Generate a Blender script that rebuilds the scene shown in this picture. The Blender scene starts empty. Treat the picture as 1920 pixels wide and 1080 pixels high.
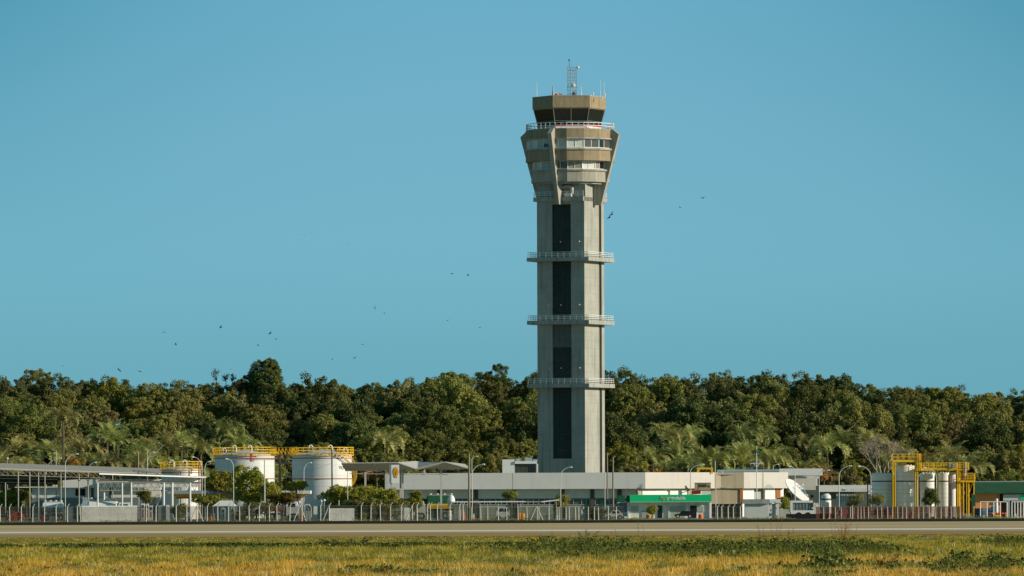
import bpy, math, random
import numpy as np
from mathutils import Matrix, Vector
R = math.radians
sc = bpy.context.scene
COL = sc.collection

# ------------------------------------------------------------------ camera
F = 12000.0          # focal length in pixels of a 1920 wide frame
CAMH = 4.0           # eye height
HX, HY = 960.0, 925.0
ROLL = R(0.23)
cam_d = bpy.data.cameras.new('camera'); cam = bpy.data.objects.new('camera', cam_d); COL.objects.link(cam)
cam_d.sensor_width = 36.0; cam_d.lens = F * 36.0 / 1920.0
cam_d.shift_y = (HY - 540.0) / 1920.0
cam_d.clip_start = 1.0; cam_d.clip_end = 9000.0
cam.matrix_world = Matrix.Translation((0, 0, CAMH)) @ Matrix.Rotation(R(90), 4, 'X') @ Matrix.Rotation(-ROLL, 4, 'Z')
sc.camera = cam

# ------------------------------------------------------------------ light
SUN_A, SUN_E = 73.5, 17.5      # degrees right of the direction towards the camera, elevation
sd = Vector((math.sin(R(SUN_A)) * math.cos(R(SUN_E)), -math.cos(R(SUN_A)) * math.cos(R(SUN_E)), math.sin(R(SUN_E))))
sun_d = bpy.data.lights.new('sun', 'SUN'); sun = bpy.data.objects.new('sun', sun_d); COL.objects.link(sun)
sun_d.energy = 4.4; sun_d.angle = R(0.5); sun_d.color = (1.0, 0.89, 0.73)
sun.rotation_euler = sd.to_track_quat('Z', 'Y').to_euler()
sun.location = (200, -50, 150)

w = bpy.data.worlds.new('World'); sc.world = w; w.use_nodes = True
nt = w.node_tree; nt.nodes.clear()
out = nt.nodes.new('ShaderNodeOutputWorld'); bg = nt.nodes.new('ShaderNodeBackground')
sky = nt.nodes.new('ShaderNodeTexSky'); sky.sky_type = 'NISHITA'; sky.sun_disc = False
sky.sun_elevation = R(SUN_E); sky.sun_rotation = math.atan2(sd.x, sd.y)
sky.air_density = 1.0; sky.dust_density = 0.3; sky.ozone_density = 2.0; sky.altitude = 0
tc = nt.nodes.new('ShaderNodeTexCoord')
ad = nt.nodes.new('ShaderNodeVectorMath'); ad.operation = 'ADD'; ad.inputs[1].default_value = (0, 0, 0.42)
nm = nt.nodes.new('ShaderNodeVectorMath'); nm.operation = 'NORMALIZE'
mul = nt.nodes.new('ShaderNodeMix'); mul.data_type = 'RGBA'; mul.blend_type = 'MULTIPLY'; mul.inputs['Factor'].default_value = 1.0
mul.inputs['B'].default_value = (1.27, 1.85, 1.42, 1)
# the clear sky is a little paler a few degrees up than at the tree line, and a lens vignette put into its colour darkens both upper corners
sp = nt.nodes.new('ShaderNodeSeparateXYZ'); nt.links.new(tc.outputs['Generated'], sp.inputs[0])
rmp = nt.nodes.new('ShaderNodeValToRGB'); re_ = rmp.color_ramp.elements
re_[0].position = 0.0; re_[0].color = (0.66, 0.76, 0.72, 1); re_[1].position = 1.0; re_[1].color = (0.50, 0.51, 0.52, 1)
q_ = rmp.color_ramp.elements.new(0.22); q_.color = (0.50, 0.52, 0.53, 1)
q_ = rmp.color_ramp.elements.new(0.021); q_.color = (0.78, 0.84, 0.81, 1); q_ = rmp.color_ramp.elements.new(0.036); q_.color = (0.94, 0.955, 0.95, 1); q_ = rmp.color_ramp.elements.new(0.056); q_.color = (0.94, 0.955, 0.98, 1); q_ = rmp.color_ramp.elements.new(0.078); q_.color = (0.84, 0.93, 0.99, 1)
nt.links.new(sp.outputs['Z'], rmp.inputs[0])
def mth(op, a, b=None):
    m_ = nt.nodes.new('ShaderNodeMath'); m_.operation = op
    for i_, v_ in enumerate((a, b)):
        if v_ is None: continue
        if isinstance(v_, (int, float)): m_.inputs[i_].default_value = v_
        else: nt.links.new(v_, m_.inputs[i_])
    return m_.outputs[0]
u_ = mth('MULTIPLY', sp.outputs['X'], sp.outputs['Z']); u_ = mth('MULTIPLY', u_, 162.0); u_ = mth('MULTIPLY', u_, u_); u_ = mth('MINIMUM', u_, 1.0)
vm = nt.nodes.new('ShaderNodeMix'); vm.data_type = 'RGBA'; vm.inputs['A'].default_value = (1.0, 1.0, 1.0, 1); vm.inputs['B'].default_value = (0.60, 0.80, 0.80, 1); nt.links.new(u_, vm.inputs['Factor'])
vm2 = nt.nodes.new('ShaderNodeVectorMath'); vm2.operation = 'MULTIPLY'; nt.links.new(rmp.outputs['Color'], vm2.inputs[0]); nt.links.new(vm.outputs['Result'], vm2.inputs[1]); vm = vm2
mul2 = nt.nodes.new('ShaderNodeVectorMath'); mul2.operation = 'MULTIPLY'; nt.links.new(vm.outputs[0], mul2.inputs[1])
nt.links.new(tc.outputs['Generated'], ad.inputs[0]); nt.links.new(ad.outputs[0], nm.inputs[0]); nt.links.new(nm.outputs[0], sky.inputs['Vector'])
nt.links.new(sky.outputs[0], mul.inputs['A']); nt.links.new(mul.outputs['Result'], mul2.inputs[0]); nt.links.new(mul2.outputs[0], bg.inputs['Color'])
bg.inputs['Strength'].default_value = 0.15
nt.links.new(bg.outputs[0], out.inputs['Surface'])
sc.view_settings.view_transform = 'Standard'; sc.view_settings.look = 'None'
sc.view_settings.exposure = 0.0; sc.view_settings.gamma = 1.0
try: sc.cycles.max_bounces = 5; sc.cycles.transparent_max_bounces = 24
except Exception: pass

# ------------------------------------------------------------------ helpers
CR, SR = math.cos(ROLL), math.sin(ROLL)
def Wp(px, py, Y):
    """a point of the photograph at distance Y"""
    a = px - HX; b = HY - py
    u = a * CR + b * SR; v = -a * SR + b * CR
    return Vector((u * Y / F, Y, CAMH + v * Y / F))
def XX(px, Y, py=960): return Wp(px, py, Y).x
def ZZ(py, Y, px=960): return Wp(px, py, Y).z
G = 0.35            # level of the airport apron behind the runway

def ndir(a):
    a = R(a); return Vector((math.sin(a), -math.cos(a), 0))

_m = {}
def mat(name, col, rough=0.8, spec=0.3, metal=0.0, noise=None, bump=None, alpha=None, transl=0.0, rnd=0.0, emit=None, streak=None):
    """noise=(scale, amount[, stretch xyz]) colour variation, bump=(scale, strength)"""
    if name in _m: return _m[name]
    m = bpy.data.materials.new(name); m.use_nodes = True; n = m.node_tree; L = n.links
    p = n.nodes['Principled BSDF']; o = n.nodes['Material Output']
    p.inputs['Base Color'].default_value = (*col, 1); p.inputs['Roughness'].default_value = rough
    p.inputs['Specular IOR Level'].default_value = spec; p.inputs['Metallic'].default_value = metal
    src = None
    g = n.nodes.new('ShaderNodeNewGeometry')
    if noise:
        mp = n.nodes.new('ShaderNodeMapping')
        st = noise[2] if len(noise) > 2 else (1, 1, 1)
        mp.inputs['Scale'].default_value = st
        L.new(g.outputs['Position'], mp.inputs['Vector'])
        t = n.nodes.new('ShaderNodeTexNoise'); t.inputs['Scale'].default_value = noise[0]; t.inputs['Detail'].default_value = 5; t.inputs['Roughness'].default_value = 0.65
        L.new(mp.outputs[0], t.inputs['Vector'])
        mr = n.nodes.new('ShaderNodeMapRange'); mr.inputs[1].default_value = 0.25; mr.inputs[2].default_value = 0.75
        mr.inputs[3].default_value = 1 - noise[1]; mr.inputs[4].default_value = 1 + noise[1]
        L.new(t.outputs['Fac'], mr.inputs[0])
        mx = n.nodes.new('ShaderNodeVectorMath'); mx.operation = 'SCALE'; mx.inputs[0].default_value = col
        L.new(mr.outputs[0], mx.inputs['Scale']); src = mx.outputs[0]
    if streak:
        mp = n.nodes.new('ShaderNodeMapping'); mp.inputs['Scale'].default_value = (1, 1, 0.05)
        L.new(g.outputs['Position'], mp.inputs['Vector'])
        t = n.nodes.new('ShaderNodeTexNoise'); t.inputs['Scale'].default_value = streak[0]; t.inputs['Detail'].default_value = 4
        L.new(mp.outputs[0], t.inputs['Vector'])
        mr = n.nodes.new('ShaderNodeMapRange'); mr.inputs[1].default_value = 0.5; mr.inputs[2].default_value = 0.8
        mr.inputs[3].default_value = 1; mr.inputs[4].default_value = 1 - streak[1]
        L.new(t.outputs['Fac'], mr.inputs[0])
        mx = n.nodes.new('ShaderNodeVectorMath'); mx.operation = 'SCALE'; mx.inputs[0].default_value = col
        if src is not None: L.new(src, mx.inputs[0])
        L.new(mr.outputs[0], mx.inputs['Scale']); src = mx.outputs[0]
    if rnd:
        oi = n.nodes.new('ShaderNodeObjectInfo')
        hs = n.nodes.new('ShaderNodeHueSaturation'); hs.inputs['Color'].default_value = (*col, 1)
        if src is not None: L.new(src, hs.inputs['Color'])
        m1 = n.nodes.new('ShaderNodeMapRange'); m1.inputs[3].default_value = 0.5 - 0.022 * rnd; m1.inputs[4].default_value = 0.5 + 0.03 * rnd
        L.new(oi.outputs['Random'], m1.inputs[0]); L.new(m1.outputs[0], hs.inputs['Hue'])
        ri = n.nodes.new('ShaderNodeMath'); ri.operation = 'MULTIPLY'; ri.inputs[1].default_value = 0.7
        L.new(g.outputs['Random Per Island'], ri.inputs[0])
        fr = n.nodes.new('ShaderNodeMath'); fr.operation = 'MULTIPLY'; fr.inputs[1].default_value = 7.31
        fr2 = n.nodes.new('ShaderNodeMath'); fr2.operation = 'FRACT'
        L.new(oi.outputs['Random'], fr.inputs[0]); L.new(fr.outputs[0], fr2.inputs[0])
        sm = n.nodes.new('ShaderNodeMath'); sm.operation = 'ADD'; L.new(ri.outputs[0], sm.inputs[0]); L.new(fr2.outputs[0], sm.inputs[1])
        m2 = n.nodes.new('ShaderNodeMapRange'); m2.inputs[2].default_value = 1.7; m2.inputs[3].default_value = 1 - 0.45 * rnd; m2.inputs[4].default_value = 1 + 0.45 * rnd
        L.new(sm.outputs[0], m2.inputs[0]); L.new(m2.outputs[0], hs.inputs['Value'])
        src = hs.outputs['Color']
    if src is not None: L.new(src, p.inputs['Base Color'])
    if bump:
        t = n.nodes.new('ShaderNodeTexNoise'); t.inputs['Scale'].default_value = bump[0]; t.inputs['Detail'].default_value = 4
        L.new(g.outputs['Position'], t.inputs['Vector'])
        b = n.nodes.new('ShaderNodeBump'); b.inputs['Strength'].default_value = bump[1]; b.inputs['Distance'].default_value = 0.1
        L.new(t.outputs['Fac'], b.inputs['Height']); L.new(b.outputs[0], p.inputs['Normal'])
    if transl:
        tr = n.nodes.new('ShaderNodeBsdfTranslucent'); mxs = n.nodes.new('ShaderNodeMixShader'); mxs.inputs[0].default_value = transl
        if src is not None: L.new(src, tr.inputs['Color'])
        else: tr.inputs['Color'].default_value = (*col, 1)
        L.new(p.outputs[0], mxs.inputs[1]); L.new(tr.outputs[0], mxs.inputs[2]); L.new(mxs.outputs[0], o.inputs['Surface'])
    if alpha is not None:
        tp = n.nodes.new('ShaderNodeBsdfTransparent'); mxs = n.nodes.new('ShaderNodeMixShader')
        t = n.nodes.new('ShaderNodeTexNoise'); t.inputs['Scale'].default_value = 0.7; L.new(g.outputs['Position'], t.inputs['Vector'])
        mr = n.nodes.new('ShaderNodeMapRange'); mr.inputs[3].default_value = alpha * 0.7; mr.inputs[4].default_value = alpha * 1.3
        L.new(t.outputs['Fac'], mr.inputs[0]); L.new(mr.outputs[0], mxs.inputs[0])
        L.new(tp.outputs[0], mxs.inputs[1]); L.new(p.outputs[0], mxs.inputs[2]); L.new(mxs.outputs[0], o.inputs['Surface'])
    if emit:
        p.inputs['Emission Color'].default_value = (*emit[0], 1); p.inputs['Emission Strength'].default_value = emit[1]
    _m[name] = m; return m

ORG = {}
class MB:
    def __init__(s): s.v = []; s.f = []
    def add(s, vs, fs):
        b = len(s.v); s.v += [tuple(p) for p in vs]; s.f += [tuple(i + b for i in f) for f in fs]; return s
    def box(s, x0, x1, y0, y1, z0, z1):
        return s.add([(x0,y0,z0),(x1,y0,z0),(x1,y1,z0),(x0,y1,z0),(x0,y0,z1),(x1,y0,z1),(x1,y1,z1),(x0,y1,z1)],
                     [(0,3,2,1),(4,5,6,7),(0,1,5,4),(1,2,6,5),(2,3,7,6),(3,0,4,7)])
    def obox(s, c, d, n, L, T, z0, z1):
        """box at c, length L along d, thickness T along n"""
        c = Vector(c); d = Vector(d).normalized(); n = Vector(n).normalized()
        q = [c - d*L/2 - n*T/2, c + d*L/2 - n*T/2, c + d*L/2 + n*T/2, c - d*L/2 + n*T/2]
        return s.prism([(p.x, p.y) for p in q], z0, z1)
    def prism(s, pts, z0, z1, pts1=None):
        n = len(pts); p1 = pts1 or pts
        vs = [(p[0], p[1], z0) for p in pts] + [(p[0], p[1], z1) for p in p1]
        ar = sum(pts[i][0]*pts[(i+1)%n][1] - pts[(i+1)%n][0]*pts[i][1] for i in range(n))
        fs = [(i, (i+1)%n, n+(i+1)%n, n+i) for i in range(n)] + [tuple(range(n))[::-1], tuple(range(n, 2*n))]
        if ar < 0: fs = [f[::-1] for f in fs]
        return s.add(vs, fs)
    def cyl(s, p0, p1, r0, r1=None, n=8, cap=True):
        p0 = Vector(p0); p1 = Vector(p1); r1 = r0 if r1 is None else r1
        d = (p1 - p0)
        if d.length < 1e-6: return s
        d.normalize(); a = d.orthogonal().normalized(); b = d.cross(a)
        vs = []
        for p, r in ((p0, r0), (p1, r1)):
            for k in range(n):
                t = 2*math.pi*k/n; vs.append(p + (a*math.cos(t) + b*math.sin(t))*r)
        fs = [(k, (k+1)%n, n+(k+1)%n, n+k) for k in range(n)]
        if cap: fs += [tuple(range(n))[::-1], tuple(range(n, 2*n))]
        return s.add(vs, fs)
    def tube(s, pts, r, n=6, r1=None):
        m = len(pts) - 1
        for i in range(m):
            a = r if r1 is None else r + (r1-r)*i/m; b = r if r1 is None else r + (r1-r)*(i+1)/m
            s.cyl(pts[i], pts[i+1], a, b, n)
        return s
    def bar(s, p0, p1, w):
        return s.cyl(p0, p1, w*0.7071, None, 4)
    def lathe(s, c, prof, n=24):
        c = Vector(c); vs = []; fs = []
        for r, z in prof:
            for k in range(n):
                t = 2*math.pi*k/n; vs.append((c.x + r*math.cos(t), c.y + r*math.sin(t), c.z + z))
        m = len(prof)
        for i in range(m-1):
            for k in range(n): fs.append((i*n+k, i*n+(k+1)%n, (i+1)*n+(k+1)%n, (i+1)*n+k))
        fs.append(tuple(range(n))[::-1]); fs.append(tuple(range((m-1)*n, m*n)))
        return s.add(vs, fs)
    def ball(s, c, r, sz=1.0, n=10):
        return s.lathe(c, [(max(1e-3, r*math.sin(math.pi*i/6)), -r*sz*math.cos(math.pi*i/6)) for i in range(7)], n)
    def build(s, name, m, parent=None, smooth=False):
        me = bpy.data.meshes.new(name)
        o = bpy.data.objects.new(name, me); COL.objects.link(o)
        vs = s.v
        if parent is not None:
            g = ORG.get(parent.name, Vector((0,0,0))); vs = [(a-g.x, b-g.y, c-g.z) for a, b, c in vs]
            o.parent = parent; ORG[o.name] = g
        me.from_pydata(vs, [], s.f); me.materials.append(m)
        if smooth:
            me.polygons.foreach_set('use_smooth', [len(p.vertices) <= 4 for p in me.polygons])
            try: me.set_sharp_from_angle(angle=R(35))
            except Exception: pass
        me.update(); return o

def tag(o, label=None, cat=None, group=None, kind=None):
    if label: o['label'] = label
    if cat: o['category'] = cat
    if group: o['group'] = group
    if kind: o['kind'] = kind
    return o
def thing(name, label, cat, loc, group=None):
    o = bpy.data.objects.new(name, None); COL.objects.link(o); o.location = loc; o.empty_display_size = 0.5
    ORG[o.name] = Vector(loc); return tag(o, label, cat, group)
def single(mb, name, m, label, cat, group=None, smooth=False):
    """a thing that is one mesh: origin at its base"""
    v = mb.v; c = Vector((sum(p[0] for p in v)/len(v), sum(p[1] for p in v)/len(v), min(p[2] for p in v)))
    mb.v = [(a-c.x, b-c.y, z-c.z) for a, b, z in v]
    o = mb.build(name, m, None, smooth); o.location = c
    return tag(o, label, cat, group)
def copy_tree(o, parent=None):
    c = o.copy(); COL.objects.link(c); c.parent = parent
    for ch in list(o.children): copy_tree(ch, c)
    return c
def text_mesh(txt, name, m, parent, loc, h, nrm=0.0, width=None, depth=0.02, bold=0.0):
    cu = bpy.data.curves.new(name, 'FONT'); cu.body = txt; cu.size = h; cu.extrude = depth; cu.offset = bold; cu.align_x = 'CENTER'; cu.align_y = 'CENTER'
    t = bpy.data.objects.new(name, cu); COL.objects.link(t)
    bpy.context.view_layer.update()
    me = bpy.data.meshes.new_from_object(t.evaluated_get(bpy.context.evaluated_depsgraph_get()))
    bpy.data.objects.remove(t)
    o = bpy.data.objects.new(name, me); COL.objects.link(o)
    me.materials.clear(); me.materials.append(m)
    sx = 1.0
    if width:
        xs = [v.co.x for v in me.vertices]; sx = width / max(1e-3, (max(xs) - min(xs)))
    M = Matrix.Rotation(R(nrm), 4, 'Z') @ Matrix.Rotation(R(90), 4, 'X') @ Matrix.Scale(sx, 4, (1, 0, 0))
    g = ORG.get(parent.name, Vector((0,0,0))) if parent else Vector((0,0,0))
    me.transform(Matrix.Translation(Vector(loc) - g) @ M)
    if parent: o.parent = parent; ORG[o.name] = g
    return o

# ------------------------------------------------------------------ materials
M_conc   = mat('tower_concrete', (0.40,0.395,0.34), 0.9, 0.2, noise=(0.33,0.18), streak=(2.0,0.48), bump=(3,0.15))
M_concl  = mat('tower_concrete_light', (0.41,0.38,0.31), 0.9, 0.2, noise=(0.5,0.16), streak=(2.0,0.42), bump=(3,0.15))
M_brown  = mat('tower_band_concrete', (0.35,0.275,0.175), 0.9, 0.2, noise=(0.7,0.14), streak=(2.2,0.35), bump=(3,0.15))
M_shaft  = mat('tower_dark_cladding', (0.030,0.042,0.038), 0.7, 0.3, noise=(0.25,0.35,(1,1,0.6)))
M_joint  = mat('joint', (0.18,0.17,0.14), 0.9, 0.1)
M_glass  = mat('dark_glass', (0.012,0.016,0.016), 0.08, 0.5)
M_pane   = mat('tinted_pane', (0.10,0.09,0.075), 0.15, 0.5)
M_blindw = mat('white_blind', (0.66,0.67,0.60), 0.5, 0.4)
M_blindg = mat('pale_blind', (0.42,0.48,0.42), 0.4, 0.5)
M_blindt = mat('tan_blind', (0.30,0.27,0.21), 0.4, 0.5)
M_white  = mat('white_paint', (0.82,0.80,0.75), 0.55, 0.4, noise=(1.5,0.05))
M_rail   = mat('white_railing_paint', (0.82,0.81,0.79), 0.5, 0.4)
M_wall   = mat('white_rendered_wall', (0.84,0.80,0.72), 0.85, 0.2, noise=(0.4,0.06), streak=(0.9,0.10))
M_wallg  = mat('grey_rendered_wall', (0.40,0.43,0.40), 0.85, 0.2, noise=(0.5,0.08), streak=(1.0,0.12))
M_cream  = mat('cream_rendered_wall', (0.60,0.56,0.50), 0.85, 0.2, noise=(0.4,0.04), streak=(1.2,0.10))
M_tan    = mat('tan_rendered_wall', (0.42,0.36,0.25), 0.85, 0.2, noise=(0.5,0.1), streak=(1.0,0.25))
M_dark   = mat('dark_column', (0.085,0.085,0.07), 0.8, 0.3)
M_black  = mat('black_opening', (0.02,0.02,0.018), 0.8, 0.2)
M_red    = mat('red_paint', (0.55,0.03,0.02), 0.5, 0.4)
M_dred   = mat('dark_red_paint', (0.28,0.012,0.012), 0.5, 0.4)
M_orange = mat('orange_plastic', (0.80,0.17,0.02), 0.5, 0.4)
M_oran2  = mat('orange_wall', (0.78,0.33,0.11), 0.8, 0.2, noise=(0.8,0.1))
M_yellow = mat('yellow_steel', (0.95,0.55,0.02), 0.5, 0.4, noise=(2.0,0.12))
M_yel2   = mat('yellow_board', (0.85,0.47,0.02), 0.5, 0.4)
M_steel  = mat('galvanised_steel', (0.45,0.45,0.42), 0.45, 0.5, metal=0.2, noise=(1.0,0.1))
M_lstr   = mat('painted_steel_frame', (0.42,0.40,0.33), 0.6, 0.4, noise=(2.0,0.12))
M_roof   = mat('weathered_sheet_roof', (0.33,0.32,0.28), 0.7, 0.3, noise=(0.6,0.12), streak=(2,0.15))
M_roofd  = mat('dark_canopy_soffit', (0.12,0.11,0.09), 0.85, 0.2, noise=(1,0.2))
M_tank   = mat('white_tank_paint', (0.78,0.77,0.73), 0.5, 0.4, noise=(0.5,0.05), streak=(2.2,0.16))
M_silo   = mat('pale_silo_paint', (0.80,0.81,0.73), 0.5, 0.4, noise=(0.6,0.07), streak=(1.5,0.12))
M_seam   = mat('dark_band', (0.06,0.10,0.11), 0.6, 0.3)
M_rust   = mat('rusty_pipe', (0.42,0.19,0.11), 0.7, 0.3, noise=(2,0.25))
M_post   = mat('concrete_post', (0.62,0.58,0.48), 0.9, 0.2, noise=(2,0.15))
M_pole   = mat('timber_pole', (0.30,0.24,0.16), 0.9, 0.1, noise=(3,0.2))
M_lampm  = mat('lamp_post_paint', (0.60,0.62,0.58), 0.5, 0.4)
M_green  = mat('sign_green', (0.005,0.62,0.23), 0.45, 0.4)
M_dgreen = mat('dark_green_panel', (0.015,0.11,0.055), 0.6, 0.3)
M_groof  = mat('green_sheet_roof', (0.035,0.11,0.045), 0.6, 0.3, noise=(0.8,0.2), streak=(3,0.2))
M_blue   = mat('dark_blue_plastic', (0.02,0.06,0.10), 0.5, 0.4)
M_lblue  = mat('grey_blue_paint', (0.30,0.40,0.42), 0.6, 0.4, noise=(1,0.08))
M_tyre   = mat('rubber', (0.025,0.025,0.025), 0.8, 0.2)
M_panel  = mat('mottled_concrete_panel', (0.86,0.85,0.78), 0.9, 0.2, noise=(3.0,0.16), streak=(2,0.15))
M_mesh   = mat('chain_link', (0.085,0.095,0.070), 0.7, 0.2, alpha=0.30)
M_meshr  = mat('rust_red_netting', (0.26,0.085,0.055), 0.8, 0.2, alpha=0.50)
M_logo   = mat('tan_logo', (0.60,0.52,0.30), 0.5, 0.3)
# ------------------------------------------------------------------ ground, runway, hill
def sheet(name, rows, xs, m, zf):
    vs = [(x, y, zf(x, y)) for y in rows for x in xs]; n = len(xs); fs = []
    for j in range(len(rows)-1):
        for i in range(n-1): fs.append((j*n+i, j*n+i+1, (j+1)*n+i+1, (j+1)*n+i))
    o = MB().add(vs, fs).build(name, m); o['kind'] = 'structure'; return o
def zfield(y):
    if y <= 310: return 0.0
    if y <= 790: return -1.27 * (y-310)/480.0
    if y <= 850: return -1.27 + 1.27*(y-790)/60.0
    if y <= 858: return 0.0
    if y <= 858.6: return G*(y-858)/0.6
    return G
def grass_mat():
    m = bpy.data.materials.new('field_soil_and_turf'); m.use_nodes = True; n = m.node_tree; L = n.links; p = n.nodes['Principled BSDF']
    g = n.nodes.new('ShaderNodeNewGeometry'); mp = n.nodes.new('ShaderNodeMapping'); mp.inputs['Scale'].default_value = (0.25, 0.06, 1)
    t = n.nodes.new('ShaderNodeTexNoise'); t.inputs['Scale'].default_value = 1.0; t.inputs['Detail'].default_value = 8; t.inputs['Roughness'].default_value = 0.7
    r = n.nodes.new('ShaderNodeValToRGB'); e = r.color_ramp.elements
    e[0].position = 0.3; e[0].color = (0.09,0.10,0.025,1); e[1].position = 0.7; e[1].color = (0.28,0.20,0.06,1)
    x = r.color_ramp.elements.new(0.48); x.color = (0.19,0.17,0.05,1)
    L.new(g.outputs['Position'], mp.inputs[0]); L.new(mp.outputs[0], t.inputs['Vector']); L.new(t.outputs['Fac'], r.inputs[0]); L.new(r.outputs[0], p.inputs['Base Color'])
    p.inputs['Roughness'].default_value = 0.95; p.inputs['Specular IOR Level'].default_value = 0.1
    return m
rows = [-200, 0, 150, 250, 310, 400, 500, 600, 700, 790, 850, 858, 858.6, 900, 1000, 1200, 1600, 2500, 5000]
sheet('ground', rows, [-2500, -300, -100, 0, 100, 300, 2500], grass_mat(), lambda x, y: zfield(y))
M_apron = mat('apron_concrete', (0.30,0.28,0.20), 0.95, 0.1, noise=(0.3,0.2))
sheet('apron', [858.65, 900, 1000, 1046], [-260, 0, 260], M_apron, lambda x, y: G + 0.006)
M_asph = mat('runway_asphalt', (0.60,0.465,0.265), 0.95, 0.0, noise=(0.25,0.32,(0.03,1.4,1)))
M_shldr = mat('runway_shoulder', (0.46,0.31,0.14), 0.95, 0.0, noise=(0.25,0.25,(0.03,1.6,1)))
sheet('runway', [804, 820, 850], [-900, 0, 900], M_asph, lambda x, y: zfield(y) + 0.03)
sheet('runway_shoulder', [788, 804], [-900, 0, 900], M_shldr, lambda x, y: -1.27 + 1.27*max(0, y-790)/60 + 0.026)
sheet('runway_edge_line', [809.5, 816.5], [-900, 0, 900], mat('runway_paint', (0.95,0.86,0.72), 0.9, 0.0), lambda x, y: zfield(y) + 0.038)
sheet('sealant_strip', [808.0, 809.4], [-900, 0, 900], mat('dark_sealant', (0.12,0.085,0.03), 0.95, 0.0), lambda x, y: zfield(y) + 0.036)
M_bank = mat('near_black_bank', (0.030,0.032,0.020), 0.95, 0.05, noise=(0.4,0.3))  # near black colour for the strip beyond the runway
b = MB()
xs = [-900 + 6*i for i in range(301)]
rng = random.Random(3)
tz = [rng.uniform(-0.02, 0.02) for _ in xs]
for i in range(300):
    b.add([(xs[i], 850.4, 0.01), (xs[i+1], 850.4, 0.01), (xs[i+1], 851.6, 0.37+tz[i+1]), (xs[i], 851.6, 0.37+tz[i]), (xs[i+1], 859.5, 0.375+tz[i+1]), (xs[i], 859.5, 0.375+tz[i]),
           (xs[i], 859.6, 0.2), (xs[i+1], 859.6, 0.2)],
          [(0,1,2,3), (3,2,4,5), (5,4,7,6)])
o = b.build('drainage_bank', M_bank); o['kind'] = 'structure'

# skyline of the wood, read off the photograph
SKY = [(-120,706),(0,705),(30,695),(60,692),(100,705),(140,712),(180,705),(215,708),(245,730),(265,720),(290,712),(370,715),(440,712),(470,714),(540,726),(570,715),(620,712),
       (700,718),(760,712),(800,706),(830,696),(860,696),(885,703),(905,696),(925,686),(945,702),(970,715),(1005,696),(1070,700),(1140,702),(1180,695),(1220,692),(1260,700),(1300,709),(1335,693),
       (1370,699),(1395,690),(1430,702),(1500,702),(1545,702),(1575,705),(1600,715),(1640,718),(1665,730),(1730,726),(1800,726),(1840,739),(1875,729),(1920,733),(2040,735)]
def sky_y(px): return float(np.interp(px, [a for a, _ in SKY], [b_ for _, b_ in SKY]))
YC, YF = 1215.0, 1050.0          # crest and foot of the hill
def hill_z(x, y):
    px = HX + x * F / max(y, 900.0)
    top = CAMH + (HY - (sky_y(px) + 0.004*(px-960))) * YC / F - 8.5
    t = (y - YF) / (YC - YF)
    if t <= 0: return G - 0.3
    if t < 1:
        s = t*0.55 + 0.45*(t*t*(3-2*t)); return G - 0.3 + (top - G) * s
    return top - 0.3 - (y-YC)*0.03
M_hill = mat('forest_floor', (0.022,0.025,0.012), 0.95, 0.05, noise=(0.2,0.4))
sheet('hill', [YF + 8.25*i for i in range(21)] + [1240, 1300, 1500], [-200 + 5*i for i in range(81)], M_hill, hill_z)

# ------------------------------------------------------------------ foliage
def np_mesh(name, V, Fq, m, cols=None):
    """V (n,3), Fq (k,3|4)"""
    me = bpy.data.meshes.new(name); k, q = Fq.shape
    me.vertices.add(len(V)); me.vertices.foreach_set('co', V.astype(np.float32).ravel())
    me.loops.add(k*q); me.loops.foreach_set('vertex_index', Fq.astype(np.int32).ravel())
    me.polygons.add(k); me.polygons.foreach_set('loop_start', np.arange(0, k*q, q, dtype=np.int32)); me.polygons.foreach_set('loop_total', np.full(k, q, dtype=np.int32))
    if cols is not None:
        a = me.color_attributes.new('tint', 'FLOAT_COLOR', 'POINT'); a.data.foreach_set('color', cols.astype(np.float32).ravel())
    me.update(calc_edges=True); me.materials.append(m); return me
def unit(v): return v / np.maximum(1e-6, np.linalg.norm(v, axis=-1, keepdims=True))
def leaf_quads(P, N, S, rg, asp=0.62):
    """one leaf-sized quad at every point P facing N"""
    n = len(P); up = rg.normal(size=(n,3)); a = unit(np.cross(N, up)); b_ = unit(np.cross(N, a))
    a = a * S[:,None]; b_ = b_ * (S*asp)[:,None]
    V = np.stack([P - a, P - b_, P + a, P + b_], 1).reshape(-1, 3)
    return V, np.arange(4*n).reshape(n, 4)
def puffs(rg, radii, n, lo=0.68, under=-0.35):
    c = unit(rg.normal(size=(n*3, 3))); c = c[c[:,2] > under][:n]
    rr = rg.uniform(lo, 1.0, size=len(c))
    return c * rr[:,None] * np.array(radii)
def crown_mesh(name, seed, radii, npuff, nleaf, prad, leaf, m, lobes=None, under=-0.35):
    rg = np.random.default_rng(seed)
    C = []
    lobes = lobes or [((0,0,0), radii)]
    tot = sum(l[1][0]*l[1][2] for l in lobes)
    for c, r in lobes:
        C.append(puffs(rg, r, max(6, int(npuff*r[0]*r[2]/tot)), under=under) + np.array(c))
    C = np.concatenate(C); P = []; N = []; S = []
    for c in C:
        pr = prad * rg.uniform(0.6, 1.35); k = int(nleaf * rg.uniform(0.7, 1.3))
        d = unit(rg.normal(size=(k,3))); d[:,2] = d[:,2]*0.85 + 0.22
        d = unit(d); q = c + d * (pr * rg.uniform(0.55, 1.05, size=(k,1))) * np.array([1,1,0.88])
        P.append(q); N.append(unit(d + rg.normal(size=(k,3))*0.55)); S.append(rg.uniform(0.6, 1.3, size=k)*leaf*0.82)
    V, Fq = leaf_quads(np.concatenate(P), np.concatenate(N), np.concatenate(S), rg)
    return np_mesh(name, V, Fq, m)
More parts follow.
